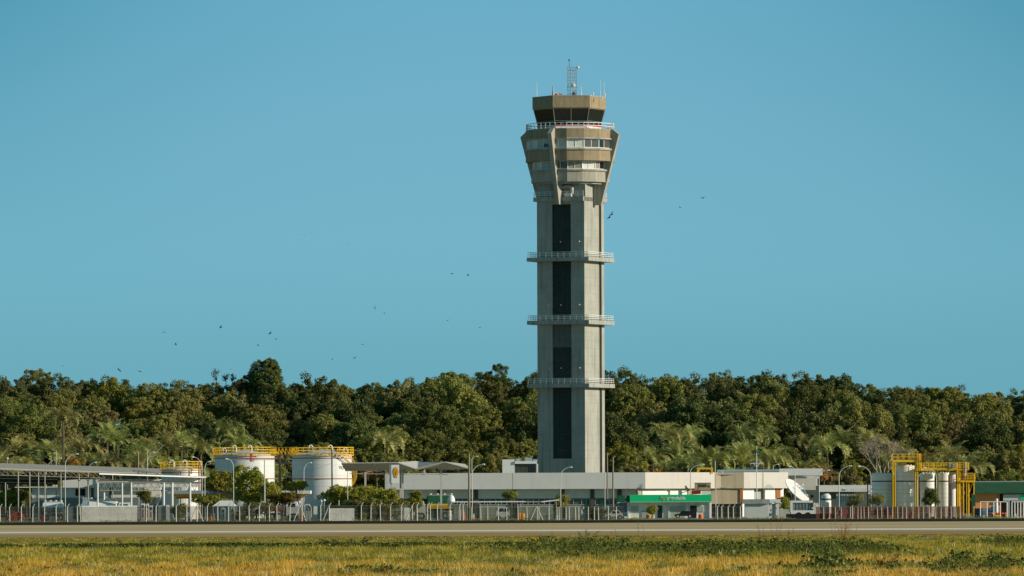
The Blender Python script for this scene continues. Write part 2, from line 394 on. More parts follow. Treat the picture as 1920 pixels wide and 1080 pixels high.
def trunk_mb(h, r, seed, spread=1.5, limbs=5, base=-1.5):
    rr = random.Random(seed); b = MB(); top = Vector((rr.uniform(-.4,.4), rr.uniform(-.4,.4), h))
    b.tube([Vector((0,0,base)), Vector((0.1,0,h*0.4)), top], r, 7, r*0.55)
    for k in range(limbs):
        a = 2*math.pi*k/limbs + rr.uniform(-.4,.4); z = h*rr.uniform(0.55, 0.95)
        e = Vector((math.cos(a)*spread*rr.uniform(.7,1.2), math.sin(a)*spread*rr.uniform(.7,1.2), z + spread*rr.uniform(.5,1.0)))
        s0 = Vector((top.x*z/h, top.y*z/h, z)); mid = (s0 + e)/2 + Vector((0,0,-0.15))
        b.tube([s0, mid, e], r*0.42, 5, r*0.14)
    return b
L_dark = mat('leaf_dark_green', (0.150,0.160,0.048), 0.6, 0.10, transl=0.28, rnd=1.0)
L_mid  = mat('leaf_mid_green', (0.255,0.245,0.064), 0.6, 0.10, transl=0.28, rnd=1.0)
L_yel  = mat('leaf_yellow_green', (0.34,0.30,0.06), 0.6, 0.1, transl=0.25, rnd=0.8)
L_oliv = mat('leaf_grey_olive', (0.30,0.265,0.095), 0.6, 0.1, transl=0.25, rnd=0.8)
L_near = mat('leaf_glossy_green', (0.31,0.285,0.042), 0.5, 0.15, transl=0.25, rnd=0.8)
L_palm = mat('palm_frond_green', (0.45,0.43,0.14), 0.5, 0.15, transl=0.22, rnd=0.9)
L_dead = mat('dead_frond_brown', (0.55,0.29,0.09), 0.8, 0.1, transl=0.2, rnd=0.8)
L_bark = mat('bark', (0.16,0.13,0.09), 0.9, 0.1, noise=(2,0.3))
L_barkp = mat('pale_bark', (0.38,0.32,0.24), 0.9, 0.1, noise=(2,0.2))

TREES = {}
TOPS = {}
def proto(kind, crown_me, trunk_mb_, bark):
    n = len(crown_me.vertices); a = np.empty(n*3, dtype=np.float32); crown_me.vertices.foreach_get('co', a); TOPS[kind] = 4.6 + float(np.percentile(a[2::3], 99.7))
    t = trunk_mb_.build('trunk_src', bark); me = t.data; me.name = 'trunk'; bpy.data.objects.remove(t)
    TREES[kind] = (crown_me, me)
def lob(seed, R0, n):
    r = random.Random(seed); L_ = [((0,0,0), (R0*0.92, R0*0.92, R0*0.88)), ((0,0,-R0*.6), (R0*0.8, R0*0.8, R0*0.6))]
    for k in range(n):
        a = 2*math.pi*k/n + r.uniform(-.5,.5); d = R0*r.uniform(0.45,0.7)
        L_.append(((math.cos(a)*d, math.sin(a)*d, R0*r.uniform(-0.7,0.40)), (R0*r.uniform(.42,.6),)*2 + (R0*r.uniform(.40,.55),)))
    return L_
for i, (kd, R0, n, pr, lf, mm, np_, nl) in enumerate([
    ('dark0', 4.2, 5, 0.85, 0.19, L_dark, 95, 95), ('dark1', 3.6, 4, 0.75, 0.17, L_dark, 80, 95), ('dark2', 4.8, 6, 0.95, 0.20, L_dark, 110, 95),
    ('mid0', 3.8, 5, 0.7, 0.17, L_mid, 95, 90), ('mid1', 3.2, 4, 0.62, 0.16, L_mid, 80, 90), ('mid2', 4.6, 6, 0.8, 0.18, L_mid, 115, 90),
    ('yel0', 3.0, 4, 0.6, 0.16, L_yel, 70, 85), ('oliv0', 3.6, 5, 0.65, 0.17, L_oliv, 80, 80), ('oliv1', 3.0, 4, 0.55, 0.15, L_oliv, 70, 85)]):
    me = crown_mesh('crown', 100+i, None, int(np_*2.1), int(nl*1.25), pr*.85, lf, mm, lob(i+7, R0, n), under=-0.8)
    proto(kd, me, trunk_mb(4.8, 0.22, i, R0*0.5), L_barkp if kd[0] == 'o' else L_bark)

def palm_mesh(name, seed, nf, L0, droop, m, erect=0.9):
    rg = np.random.default_rng(seed); V = []; Fq = []; cnt = 0
    for k in range(nf):
        az = 2*math.pi*(k*0.382 % 1) + rg.uniform(-.2,.2); el = R(rg.uniform(25, 85) * erect); Lf = L0*rg.uniform(.75,1.1)
        d = np.array([math.cos(az), math.sin(az), 0]); p = np.array([0,0,0.0]); e = el; ns = 9; st = Lf/ns; side = np.array([-d[1], d[0], 0])
        dr = R(droop*rg.uniform(.7,1.3))/ns
        for s_ in range(ns):
            q = p + (d*math.cos(e) + np.array([0,0,math.sin(e)]))*st; e -= dr*(0.5 + s_*0.22)
            wd = L0*0.17*math.sin(math.pi*(0.12 + 0.86*(s_+0.5)/ns))
            ax = unit((q-p)[None])[0]; nn = np.cross(side, ax)
            for sg in (-1, 1):
                for j in range(3):
                    b0 = p + (q-p)*(j/3.0); b1 = p + (q-p)*((j+0.62)/3.0)
                    tip = b0 + side*sg*wd*rg.uniform(.8,1.1) + ax*wd*0.55 - nn*wd*rg.uniform(0.15,.6)
                    tip2 = tip + ax*0.07
                    V += [b0, b1, tip2, tip]; Fq.append([cnt, cnt+1, cnt+2, cnt+3]); cnt += 4
            p = q
    return np_mesh(name, np.array(V), np.array(Fq), m)
def palm_proto(kd, seed, h, nf, L0, droop, erect=0.9, m=L_palm):
    me = palm_mesh('crown', seed, nf, L0, droop, m, erect)
    b = MB().tube([(0,0,-h-1), (0.1,0.05,-h*0.5), (0,0,0.1)], 0.17, 7, 0.13)
    t = b.build('t', L_bark); tm = t.data; tm.name = 'trunk'; bpy.data.objects.remove(t)
    TREES[kd] = (me, tm)
palm_proto('palm0', 1, 5, 26, 3.9, 105); palm_proto('palm1', 2, 4, 22, 3.8, 70, 1.0); palm_proto('palm2', 3, 4, 22, 4.2, 115, 1.0)
palm_proto('palmd', 5, 4, 14, 2.8, 120, 0.95, L_dead)

def place_tree(kd, pos, s, rz, label, group, name='broadleaf_tree', cat='tree', sz=1.0):
    """pos is the foot; the crown sits so that its top reaches about 11 s above it"""
    cm, tm = TREES[kd]
    t = bpy.data.objects.new(name, None); COL.objects.link(t); t.location = pos; t.rotation_euler.z = rz; t.scale = (s, s, s*sz)
    tag(t, label, cat, group)
    c = bpy.data.objects.new('crown', cm); COL.objects.link(c); c.parent = t
    k = bpy.data.objects.new('trunk', tm); COL.objects.link(k); k.parent = t
    c.location = (0, 0, 5.0 if kd.startswith('palm') else 4.6)
    if kd.startswith('palm'): k.location = (0, 0, 5.0)
    return t

MARKS = [(-200,60,'wood at the far left'),(60,180,'wood above the left lamps'),(180,300,'wood above the thin pale poles'),(300,400,'wood above the smallest white tank'),
         (400,530,'wood above the middle white tank'),(530,670,'wood above the largest white tank'),(670,800,'wood above the folded canopy roof'),(800,900,'wood above the folded canopy end'),
         (900,1010,'wood left of the tower'),(1010,1135,'wood behind the tower'),(1135,1215,'wood right of the tower'),(1215,1340,'wood above the cream building'),(1340,1470,'wood above the flagpole'),
         (1470,1600,'wood above the satellite dish'),(1600,1680,'wood left of the yellow platforms'),(1680,1800,'wood above the yellow platforms'),(1800,2200,'wood at the far right')]
def where(px):
    for a, b_, t in MARKS:
        if a <= px < b_: return t
    return MARKS[-1][2]
KN = {'dark':'dark green dense', 'mid':'mid green bushy', 'yel':'yellow green loose', 'oliv':'pale olive', 'palm':'green feathery'}
rt = random.Random(41)
ntree = 0
rowsY = [1213, 1197, 1182, 1166, 1150, 1134, 1118, 1104, 1091, 1079, 1068, 1059]
for ri, Y in enumerate(rowsY):
    step = 5.4 if ri == 0 else (8.0 if ri < 6 else 6.6)
    half = 94 * Y/1050.0 * 0.93 + 5
    x = -half + rt.uniform(0, step)
    low = ri >= 6
    while x < half:
        xx = x + rt.uniform(-1.8, 1.8); yy = Y + rt.uniform(-5, 5); px = HX + xx*F/yy
        x += step * rt.uniform(0.85, 1.15)
        if 1025 < px < 1118 and ri < 11: continue            # nothing of these shows behind the tower shaft
        if ri > 7 and rt.random() < 0.12: continue
        r = rt.random()
        if ri == 0: kd = rt.choice(['dark0','dark2','dark1','mid0','dark0','mid2']); 
        elif not low: kd = rt.choice(['dark0','dark1','dark2','mid0','mid1','mid2','dark2','oliv0','mid2','dark0','yel0' if r < .2 else 'mid1'])
        else:
            pl = 0.66 if (0 < px < 440 or 1180 < px < 1680) else 0.28
            if r < pl: kd = rt.choice(['palm0','palm1','palm2','palm1','palm2','palmd' if rt.random() < .75 else 'palm0'])
            else: kd = rt.choice(['mid0','mid1','dark1','yel0','mid1','oliv1','mid2','dark0','mid2'])
        s = rt.uniform(0.85, 1.28)
        gz = hill_z(xx, yy)
        if ri == 0:
            tz = CAMH + (HY - (sky_y(px) + 0.004*(px-960) + 1)) * yy / F
            s = rt.uniform(0.72, 0.98); top = TOPS[kd]
            gz = tz - top*s - rt.uniform(-.2, .7)
        if low: s *= 1.12 if kd.startswith('palm') else 0.8
        pos = 'on the skyline of the ' if ri < 1 else ('on the upper slope of the ' if ri < 4 else ('halfway down the slope of the ' if ri < 8 else 'at the foot of the '))
        pal = kd.startswith('palm'); nmk = 'palm_tree' if pal else 'broadleaf_tree'
        kw = 'brown withered' if kd == 'palmd' else KN[kd.rstrip('0123456789')]
        lab = '%s %s %s%s' % (kw, 'palm' if pal else 'tree', pos, where(px))
        place_tree(kd, (xx, yy, gz), s, rt.uniform(0, 6.28), lab, '%ss %s%s' % (lab.split(' on ')[0].split(' half')[0].split(' at ')[0], pos, where(px)), nmk, 'palm tree' if pal else 'tree', rt.uniform(0.88, 1.12) if ri else 1.0)
        ntree += 1
print('forest trees', ntree)
# trees that stand out
def big_tree(px, py_top, Y, s, kd, label, sz=1.0, top=None, name='broadleaf_tree', rz=0.7):
    top = 7.9 if kd.startswith('palm') else TOPS[kd]
    p = Wp(px, py_top, Y); p.z -= top*s*sz
    return place_tree(kd, p, s, rz, label, None, name, 'palm tree' if kd.startswith('palm') else 'tree', sz)
me = crown_mesh('crown', 900, None, 330, 85, 0.55, 0.17, L_dark, [((0,0,0),(3.1,2.9,3.0)), ((0,0,-1.6),(3.0,2.8,2.2)), ((.6,0,1.4),(1.8,1.8,1.7))], under=-1)
proto('dome', me, trunk_mb(4.8, 0.25, 3, 1.5), L_bark); TOPS['dome'] = 4.6 + 3.3
big_tree(497, 671, 1205, 1.0, 'dome', 'tall dome shaped dark tree standing above the skyline left of the middle', 1.0, rz=0.2)
big_tree(465, 703, 1208, 0.45, 'dark1', 'small dark tree at the left shoulder of the tall dome shaped tree')
big_tree(519, 714, 1203, 0.5, 'yel0', 'small yellow green tree under the right side of the tall dome shaped tree')
big_tree(1686, 728, 1206, 0.6, 'yel0', 'bright yellow green crown on the skyline above the yellow platforms')
big_tree(1755, 728, 1200, 0.6, 'yel0', 'wide yellow green crown just below the skyline above the yellow platforms')
big_tree(936, 683, 1208, 0.62, 'dark1', 'pointed dark crown sticking out of the skyline left of the tower', 1.2)
big_tree(118, 752, 1080, 1.15, 'palm0', 'largest palm, round feathery crown above the left carport lamps', name='palm_tree')
# thin saplings against the sky
for px, py, h, lb in ((406, 694, 2.3, 'largest of three thin saplings standing against the sky'), (424, 702, 1.5, 'middle one of three thin saplings standing against the sky'), (436, 703, 1.4, 'rightmost of three thin saplings standing against the sky'), (1468, 702, 1.2, 'thin sapling sticking out of the skyline right of the tower'), (1490, 700, 1.0, 'second thin sapling sticking out of the skyline right of the tower'),(763, 712, 1.2, 'thin leaning sapling sticking out of the skyline above the folded canopy')):
    p = Wp(px, py, 1209); r_ = random.Random(px)
    t = thing('sapling', lb, 'tree', (p.x, p.y, p.z - h - 1.0), 'thin saplings on the skyline')
    sm = MB().tube([p - Vector((0,0,h+1)), p - Vector((0.1,0,h*0.4)), p - Vector((0,0,0.2))], 0.07, 5, 0.03)
    rg = np.random.default_rng(px); P = []
    for k in range(6):
        e = p + Vector((r_.uniform(-.55,.55)*h*0.6, r_.uniform(-.4,.4), -r_.uniform(0, .75)*h)); sm.tube([p - Vector((0,0,h*0.8)), e], 0.035, 4)
        P.append(np.array(e) + rg.normal(size=(26,3))*0.2)
    sm.build('stem', L_bark, t)
    P = np.concatenate(P) - np.array(ORG[t.name]); V, Fq = leaf_quads(P, unit(rg.normal(size=P.shape)), np.full(len(P), 0.14), rg)
    c = bpy.data.objects.new('foliage', np_mesh('foliage', V, Fq, L_dark)); COL.objects.link(c); c.parent = t
# bare tree
def bare_tree(px, pyt, pyb, Y, spread, label):
    base = Wp(px, pyb, Y); top = Wp(px, pyt, Y); H = top.z - base.z; r_ = random.Random(11); b = MB()
    def grow(p, d, L_, r, dep):
        q = p + d*L_; b.cyl(p, q, r, r*0.7, 5)
        if dep == 0: return
        for k in range(3 if dep > 1 else 4):
            nd = (d + Vector((r_.uniform(-1,1), r_.uniform(-1,1), r_.uniform(-.15,.55)))*spread).normalized(); grow(q, nd, L_*r_.uniform(.62,.82), r*0.62, dep-1)
    for k in range(4):
        grow(base, Vector((-0.5+0.33*k, r_.uniform(-.3,.3), 1)).normalized(), H*0.33, 0.16, 5)
    single(b, 'bare_tree', L_barkp, label, 'tree')
bare_tree(1655, 826, 905, 1062, 0.54, 'leafless pale branching tree at the wood edge left of the yellow platforms')

# ------------------------------------------------------------------ control tower
TY = 1000.0; TC = Vector(((1071.0-960)/12.0 + 0.06, TY, 0)); 
def tz(y): return CAMH + (HY - y - 0.45) * TY / F        # level of photo row y on the tower
AF = -23.4                                              # the way the front of the shaft faces
tower = thing('control_tower', 'tall concrete airport control tower with balconies, glazed cab and lattice mast on top', 'control tower', (TC.x, TC.y, G))
def tp(a, r, z): d = ndir(a); return Vector((TC.x + d.x*r, TC.y + d.y*r, z))
def tsq(h, z0, z1, b, a0=AF):
    pts = [tp(a0 + 45 + 90*k, h*math.sqrt(2), 0) for k in range(4)]
    return b.prism([(p.x, p.y) for p in pts][::-1], z0, z1)
H = 4.0
zb, zt = G, tz(347)
fn, fd = ndir(AF), ndir(AF+90)          # front normal, direction along the front to the right
rn, rd = ndir(AF+90), ndir(AF+180)
def fpt(n, d, off, along): return Vector((TC.x, TC.y, 0)) + n*off + d*along
# shaft: core plus the panels that leave the recessed strips free
b = MB(); tsq(H-0.45, zb, zt, b)
def slab_on(b, n, d, a0, a1, z0, z1, off=H, th=0.447):
    c = fpt(n, d, off - th/2, (a0+a1)/2); b.obox((c.x, c.y, 0), d, n, a1-a0, th, z0, z1)
fr0, fr1 = -4.0 + 8*(1035-1007)/88.0, -4.0 + 8*(1070-1007)/88.0
zl = tz(371)
ztop_front = tz(385)
slab_on(b, fn, fd, -4.0, fr0, zb, zl); slab_on(b, fn, fd, fr1, 4.0, zb, zl)
slab_on(b, fn, fd, fr0, fr1, zb, tz(860)); slab_on(b, fn, fd, fr0, fr1, ztop_front, zl)
gr0, gr1 = -4.0 + 8*(0.735), -4.0 + 8*0.865
slab_on(b, rn, rd, -4.0+0.45, gr0, zb, zt-0.02); slab_on(b, rn, rd, gr1, 4.0, zb, zt-0.02)
for n_, d_ in ((ndir(AF+180), ndir(AF+270)), (ndir(AF+270), ndir(AF))): slab_on(b, n_, d_, -3.55, 3.55, zb, zt-0.02)
b.build('shaft', M_conc, tower)
# pour joints
b = MB()
zz = tz(860)
k = 0
while zz < tz(392):
    for a0, a1 in ((-3.98, fr0), (fr1, 3.98)): slab_on(b, fn, fd, a0, a1, zz, zz+0.035, H+0.004, 0.02)
    slab_on(b, rn, rd, -3.98, gr0, zz, zz+0.035, H+0.004, 0.02)
    zz += 1.225; k += 1
for al in (-2.6, 2.75): slab_on(b, fn, fd, al, al+0.03, zb, ztop_front, H+0.003, 0.02)
b.build('formwork_joint', mat('joint_line', (0.30,0.28,0.22), 0.9, 0.1), tower)
# recessed dark strip on the front, in panels; one bay has paler panels
pal = MB()
for i, (ya, yb) in enumerate(((385,475),(491,593),(609,710),(726,860))):
    nrow = int(round((yb-ya)/14.7)); b = MB()
    for j in range(nrow):
        z1 = tz(ya + (yb-ya)*j/nrow) ; z0 = tz(ya + (yb-ya)*(j+1)/nrow)
        for q in range(3):
            a0 = fr0 + (fr1-fr0)*q/3; a1 = fr0 + (fr1-fr0)*(q+1)/3
            light = (i == 2 and j in (0,1,2))
            slab_on(pal if light else b, fn, fd, a0+0.015, a1-0.015, z0+0.02, z1-0.02, H-0.25, 0.12)
    b.build('recessed_panel_strip', M_shaft, tower)
o = pal.build('replacement_panel', mat('pale_cladding', (0.13,0.14,0.12), 0.7, 0.3), tower); o['label'] = 'paler grey panels in the third bay of the dark strip'
b = MB(); slab_on(b, rn, rd, gr0, gr1, zb, tz(386), H-0.3, 0.1); b.build('side_groove', mat('groove', (0.09,0.08,0.05), 0.8, 0.2), tower)
# three galleries with railings
def railing(pts, z, h, b, step=0.95, rails=3, r=0.035, skip=None):
    n = len(pts)
    for i in range(n if skip is None else n-1):
        p, q = Vector(pts[i]), Vector(pts[(i+1) % n]); L_ = (q-p).length; m = max(1, int(round(L_/step)))
        for k in range(rails):
            zz = z + h*(k+1)/rails; b.bar((p.x, p.y, zz), (q.x, q.y, zz), r)
        for k in range(m): s_ = p + (q-p)*k/m; b.bar((s_.x, s_.y, z), (s_.x, s_.y, z+h), r*1.15)
for y0 in (484.0, 602.0, 720.0):
    b = MB(); tsq(5.23, tz(y0+7.4), tz(y0), b); g = b.build('gallery', M_conc, tower)
    b = MB(); railing([tuple(tp(AF+45+90*k, 5.1*math.sqrt(2), 0)) for k in range(4)], tz(y0), 0.80, b, 1.0, 3, 0.055); b.build('railing', M_rail, g)
    b = MB()
    for al in (-2.0, 0.05, 3.2): p = fpt(fn, fd, H + 0.12, al); b.ball((p.x, p.y, tz(y0-29)), 0.11)
    b.build('floodlight', M_rail, g)
# service level under the crown: slab, railing, recessed machines
hs = 4.42
def lp(s_, t_): q = fpt(fn, fd, t_, s_); return (q.x, q.y)
dpl = [lp(-hs,hs), lp(4.0,hs), lp(4.0,0.3), lp(hs,0.3), lp(hs,-hs), lp(-hs,-hs)]
b = MB(); b.prism(dpl, tz(379.3), tz(371.3))
sl = b.build('service_deck', M_conc, tower)
b = MB(); railing([(*q, 0) for q in (lp(4.0,hs-.08), lp(-hs+.08,hs-.08), lp(-hs+.08,-hs+.08), lp(hs-.08,-hs+.08), lp(hs-.08,.3))], tz(371.3), 0.82, b, 0.95, 3, 0.06, skip=True); b.build('railing', M_rail, sl)
b = MB(); p = fpt(fn, fd, 4.15, 1.4)
b.obox((p.x, p.y, 0), fd, fn, 1.1, 0.4, tz(371)+0.02, tz(364)); b.build('air_conditioner', M_white, tower)
b = MB(); p = fpt(fn, fd, 3.75, 0.9); q = fpt(fn, fd, 3.9, 1.9); q2 = fpt(fn, fd, 3.85, -0.2)
b.tube([(q2.x,q2.y,tz(371)), (q2.x,q2.y,tz(356)), (p.x,p.y,tz(351)), (q.x,q.y,tz(353)), (q.x,q.y,tz(366))], 0.28, 10); b.build('ventilation_duct', M_steel, tower, True)
# crown: 16-sided bands
AO = -5.0
def gon(r, n=16, a0=AO): return [(p.x, p.y) for p in (tp(a0 + 360.0*k/n, r, 0) for k in range(n))][::-1]
b = MB(); b.prism(gon(7.0), tz(262), tz(245.5)); b.build('upper_parapet_band', M_brown, tower)
b = MB(); b.prism(gon(6.98), tz(304.5), tz(284.6)); b.build('middle_band', M_brown, tower)
b = MB(); b.prism(gon(6.12), tz(343.5), tz(323.3)); b.build('lower_band', M_concl, tower)
b = MB(); b.prism(gon(7.22), tz(264.3), tz(262)); b.prism(gon(7.22), tz(284.6), tz(281)); b.prism(gon(6.4), tz(323.3), tz(320)); b.build('sill_ledge', M_concl, tower)
b = MB(); b.prism(gon(5.5), tz(347.2), tz(343.5)); b.build('crown_soffit', M_conc, tower)
b = MB(); b.prism(gon(6.5), tz(281), tz(264.3)); b.prism(gon(5.6), tz(320), tz(304.5)); b.build('inner_wall', M_black, tower)
pw = {0: [M_blindw, M_blindw], 1: [M_pane, M_pane], 2: [M_glass, M_pane], 15: [M_blindg, M_blindg], 14: [M_blindg, 'half'], 13: [M_blindg, M_blindw], 3: [M_glass, M_glass], 12: [M_blindw, M_blindw]}
pw2 = {0: [M_blindt, M_blindt], 1: [M_blindw, M_blindw], 2: [M_blindt, M_glass], 15: [M_pane, M_pane], 14: [M_blindg, M_blindg], 13: [M_blindg, M_blindw], 3: [M_glass, M_glass], 12: [M_blindw, M_blindw]}
for r, y0, y1, tab in ((6.83, 264.5, 280.8, pw), (5.92, 304.7, 319.8, pw2)):
    z0, z1 = tz(y1), tz(y0)
    for k in range(16):
        A = tp(AO + 22.5*k, r, 0); B = tp(AO + 22.5*(k+1), r, 0); d = (B-A).normalized(); n_ = ndir(AO + 22.5*(k+0.5)); L_ = (B-A).length
        ms = tab.get(k, [M_glass, M_glass])
        fb = MB(); fb.obox(A + d*0.06 - n_*0.06, d, n_, 0.12, 0.12, z0, z1)
        c = (A+B)/2; fb.obox(c - n_*0.06, d, n_, 0.08, 0.10, z0, z1)
        fb.obox(c - n_*0.06, d, n_, L_-0.02, 0.09, z0, z0+0.09); fb.obox(c - n_*0.06, d, n_, L_-0.02, 0.09, z1-0.09, z1)
        win = fb.build('window', M_rail, tower)
        for q, mm in enumerate(ms):
            cc = A + d*(L_*(0.25 + 0.5*q)) - n_*0.10
            if mm == 'half':
                MB().obox(cc, d, n_, L_/2-0.02, 0.04, (z0+z1)/2, z1).build('pane', M_blindg, win); MB().obox(cc, d, n_, L_/2-0.02, 0.04, z0, (z0+z1)/2).build('pane', M_glass, win)
            else: MB().obox(cc, d, n_, L_/2-0.02, 0.04, z0, z1).build('pane', mm, win)
# four fins
for k in range(4):
    a = AF + 90*k; n_, s_ = ndir(a), ndir(a+90); b = MB()
    prof = [(4.0, tz(386)), (5.3, tz(385.5)), (8.35, tz(255)), (7.35, tz(245)), (6.9, tz(245.2)), (4.0, tz(330))]
    vs = []
    for sg in (-0.34, 0.34):
        for r, z in prof: p = Vector((TC.x, TC.y, 0)) + n_*r + s_*sg; vs.append((p.x, p.y, z))
    m_ = len(prof)
    b.add(vs, [tuple(range(m_)), tuple(range(m_, 2*m_))[::-1]] + [(i, m_+i, m_+(i+1)%m_, (i+1)%m_) for i in range(m_)])
    b.build('fin', M_concl, tower)
# cab
b = MB(); b.prism(gon(6.85), tz(245.5)-0.01, tz(244.6)); dk = b.build('balcony_deck', M_conc, tower)
b = MB(); railing([tuple(tp(AO + 22.5*k, 6.88, 0)) for k in range(16)], tz(244.6), 0.90, b, 0.9, 2, 0.085); b.build('railing', M_rail, dk)
def hexa(r, n=6, a0=-27.0): return [(p.x - 0.12, p.y) for p in (tp(a0 + 60*k, r, 0) for k in range(n))][::-1]
b = MB(); b.prism(hexa(5.0), tz(244.6), tz(238.6)); b.build('cab_base_wall', M_white, tower)
b = MB(); b.prism(hexa(5.04), tz(239.2), tz(236.2)); b.build('red_stripe', M_red, tower)
b = MB(); b.prism(hexa(4.9), tz(236.2), tz(207.0), hexa(5.55)); cg = b.build('cab_glazing', M_glass, tower)
b = MB()
for k in range(6):
    lo = [Vector((*q, tz(236.2))) for q in hexa(4.93)]; hi = [Vector((*q, tz(207))) for q in hexa(5.58)]
    b.bar(lo[k], hi[k], 0.09)
    for f_ in ((0.5,) ): 
        if k % 2 == 0: b.bar(lo[k].lerp(lo[(k+1)%6], f_), hi[k].lerp(hi[(k+1)%6], f_), 0.06)
b.build('mullion', M_lstr, cg)
b = MB()
pts = hexa(5.15)
railing([(x, y, 0) for x, y in pts], tz(236.0), 0.55, b, 1.2, 1, 0.035); b.build('inner_guard_rail', mat('teal_rail', (0.25,0.42,0.40), 0.5, 0.4), cg)
b = MB(); b.prism(hexa(5.55), tz(207.0), tz(204.8), hexa(5.76)); b.prism(hexa(5.76), tz(204.8), tz(182.6)); b.build('cab_roof', M_brown, tower)
b = MB(); b.prism(hexa(5.80), tz(183.4), tz(182.2)); b.build('roof_coping', M_concl, tower)
# everything on the roof
zr = tz(182.2)
def roof_pt(px, y=182, dy=0.0): return Vector((XX(px, TY+dy, y), TY+dy, tz(y)))
def lattice(b, x0, x1, dy, z0, z1, w=0.065, pitch=0.5):
    d = abs(x1-x0); ys = (TY+dy-d/2, TY+dy+d/2); cs = [(x0,ys[0]),(x1,ys[0]),(x1,ys[1]),(x0,ys[1])]
    for c in cs: b.bar((*c, z0), (*c, z1), w)
    n = int((z1-z0)/pitch)
    for i in range(n):
        za = z0 + (z1-z0)*i/n; zb_ = z0 + (z1-z0)*(i+1)/n
        for k in range(4):
            p, q = cs[k], cs[(k+1)%4]
            b.bar((*p, zb_), (*q, zb_), w*0.7)
            b.bar((*(p if i%2 else q), za), (*(q if i%2 else p), zb_), w*0.6)
mb = MB(); lattice(mb, XX(1064,TY,150), XX(1070.5,TY,150), -0.3, zr, tz(125.5)); lattice(mb, XX(1073.5,TY,150), XX(1081,TY,150), 0.2, zr, tz(126))
mast = mb.build('lattice_mast', M_steel, tower)
b = MB(); p = roof_pt(1067.3, 125.5, -.3); b.cyl(p, (p.x, p.y, tz(113)), 0.035); b.ball((p.x, p.y, tz(113)), 0.16); b.build('lightning_rod', M_joint, mast)
def dish(px, py, r, m_, par, a=-10):
    c = Vector((XX(px, TY, py), TY-0.75, tz(py))); n_ = ndir(a); b = MB()
    b.cyl(c, c + n_*0.12, r, r*0.97, 20); b.cyl(c + n_*0.12, c + n_*0.22, r*0.97, r*0.5, 20); b.cyl(c, c - n_*0.7, 0.05)
    b.build('dish_antenna', m_, par, True)
dish(1083.6, 127, 0.23, M_rail, mast); dish(1074.8, 160.7, 0.36, M_white, mast); dish(1076.8, 176.8, 0.36, mat('grey_dish', (0.2,0.23,0.23), 0.5, 0.4), mast)
for px, yt, r, m_ in ((1006.5,155,0.035,M_rail),(1037.3,163,0.11,M_steel),(1089.6,163,0.05,M_rail),(1098.6,160,0.018,M_steel),(1125.8,152,0.03,M_rail),(1132.6,155,0.035,M_rail)):
    p = roof_pt(px, 182, -1.0); MB().cyl((p.x,p.y,zr), (p.x,p.y,tz(172)), r*1.5).cyl((p.x,p.y,tz(172)), (p.x,p.y,tz(yt)), r).build('whip_antenna', m_, tower)
p = roof_pt(1043.5, 180.5, -4.2); MB().ball((p.x,p.y,tz(180.5)), 0.33, 0.5).cyl((p.x+0.3,p.y,tz(179)), (p.x+0.9,p.y,tz(180)), 0.1).build('orange_beacon', M_orange, tower, True)
for px, py in ((1128.7,187),(1112,178.5),(1134.5,180.5),(1109,183),(1149,235)):
    p = roof_pt(px, py, -4.0 if px < 1140 else -3.0); MB().ball((p.x,p.y,p.z), 0.14).cyl((p.x,p.y,p.z-0.35), (p.x,p.y,p.z), 0.05).cyl((p.x-.25,p.y,p.z+0.1), (p.x+.25,p.y,p.z+0.1), 0.06).build('camera', M_rail, tower)
# ------------------------------------------------------------------ buildings
def bxp(b, x0, x1, yt, yb, Y, dep, z0=None):
    xm = (x0+x1)/2; ym = (yt+yb)/2
    return b.box(XX(x0,Y,ym), XX(x1,Y,ym), Y, Y+dep, ZZ(yb,Y,xm) if z0 is None else z0, ZZ(yt,Y,xm))
def at(px, Y, z=G): return (XX(px, Y), Y, z)

# long grey and cream terminal building
BL = thing('long_building', 'long low white building with a deep plain fascia crossing in front of the tower', 'building', at(1000, 942))
zf1, zf0 = ZZ(886.5, 940, 1000), ZZ(917, 940, 1000)
X0, X1, X2, X3, X4 = XX(722,940), XX(1210,940), XX(1340,953), XX(1352,954), XX(1395,954.6)
X5 = XX(1478,963)
back = 16
def strip(b, pa, pb, z0, z1, th=0.25):
    A = Vector((*pa, 0)); B = Vector((*pb, 0)); d = (B-A).normalized(); n_ = Vector((d.y, -d.x, 0))
    b.obox((A+B)/2 - n_*th/2, d, n_, (B-A).length, th, z0, z1)
b = MB(); strip(b, (X0,940), (X1,940), zf0, zf1); fas = b.build('grey_fascia', mat('fascia_render', (0.70,0.69,0.65), 0.85, 0.2, noise=(0.4,0.05), streak=(0.8,0.10)), BL)
b = MB(); strip(b, (X1+0.01,940), (X2,953), zf0, zf1); strip(b, (X4,954.6), (X5,963), zf0, zf1)
cv = [(X2,953), (X2+0.45,953.5), (X2+0.8,953.8), (X3,954)]
b.build('sunlit_fascia', M_cream, BL)
b = MB(); strip(b, (X2,953), (X3,953.9), zf0, zf1); strip(b, (X3,954), (X4,954.6), zf0, zf1); b.build('stained_fascia', M_tan, BL)
b = MB(); b.prism([(X0,940.1),(X1,940.1),(X2,953.2),(X4,954.8),(X5-.1,963.2),(X5-.1,975),(X0,970)], zf1-0.35, zf1-0.2); b.build('roof', M_roof, BL)
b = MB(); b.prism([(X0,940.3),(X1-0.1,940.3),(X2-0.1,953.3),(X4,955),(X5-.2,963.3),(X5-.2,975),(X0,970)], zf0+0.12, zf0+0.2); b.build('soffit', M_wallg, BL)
# joint lines in the fascia
b = MB()
for px in (961, 1134): b.box(XX(px,940,900), XX(px,940,900)+0.05, 939.985, 940.0, zf0+.01, zf1-.01)
b.build('expansion_joint', mat('joint_grey', (0.35,0.34,0.30), 0.9, 0.1), BL)
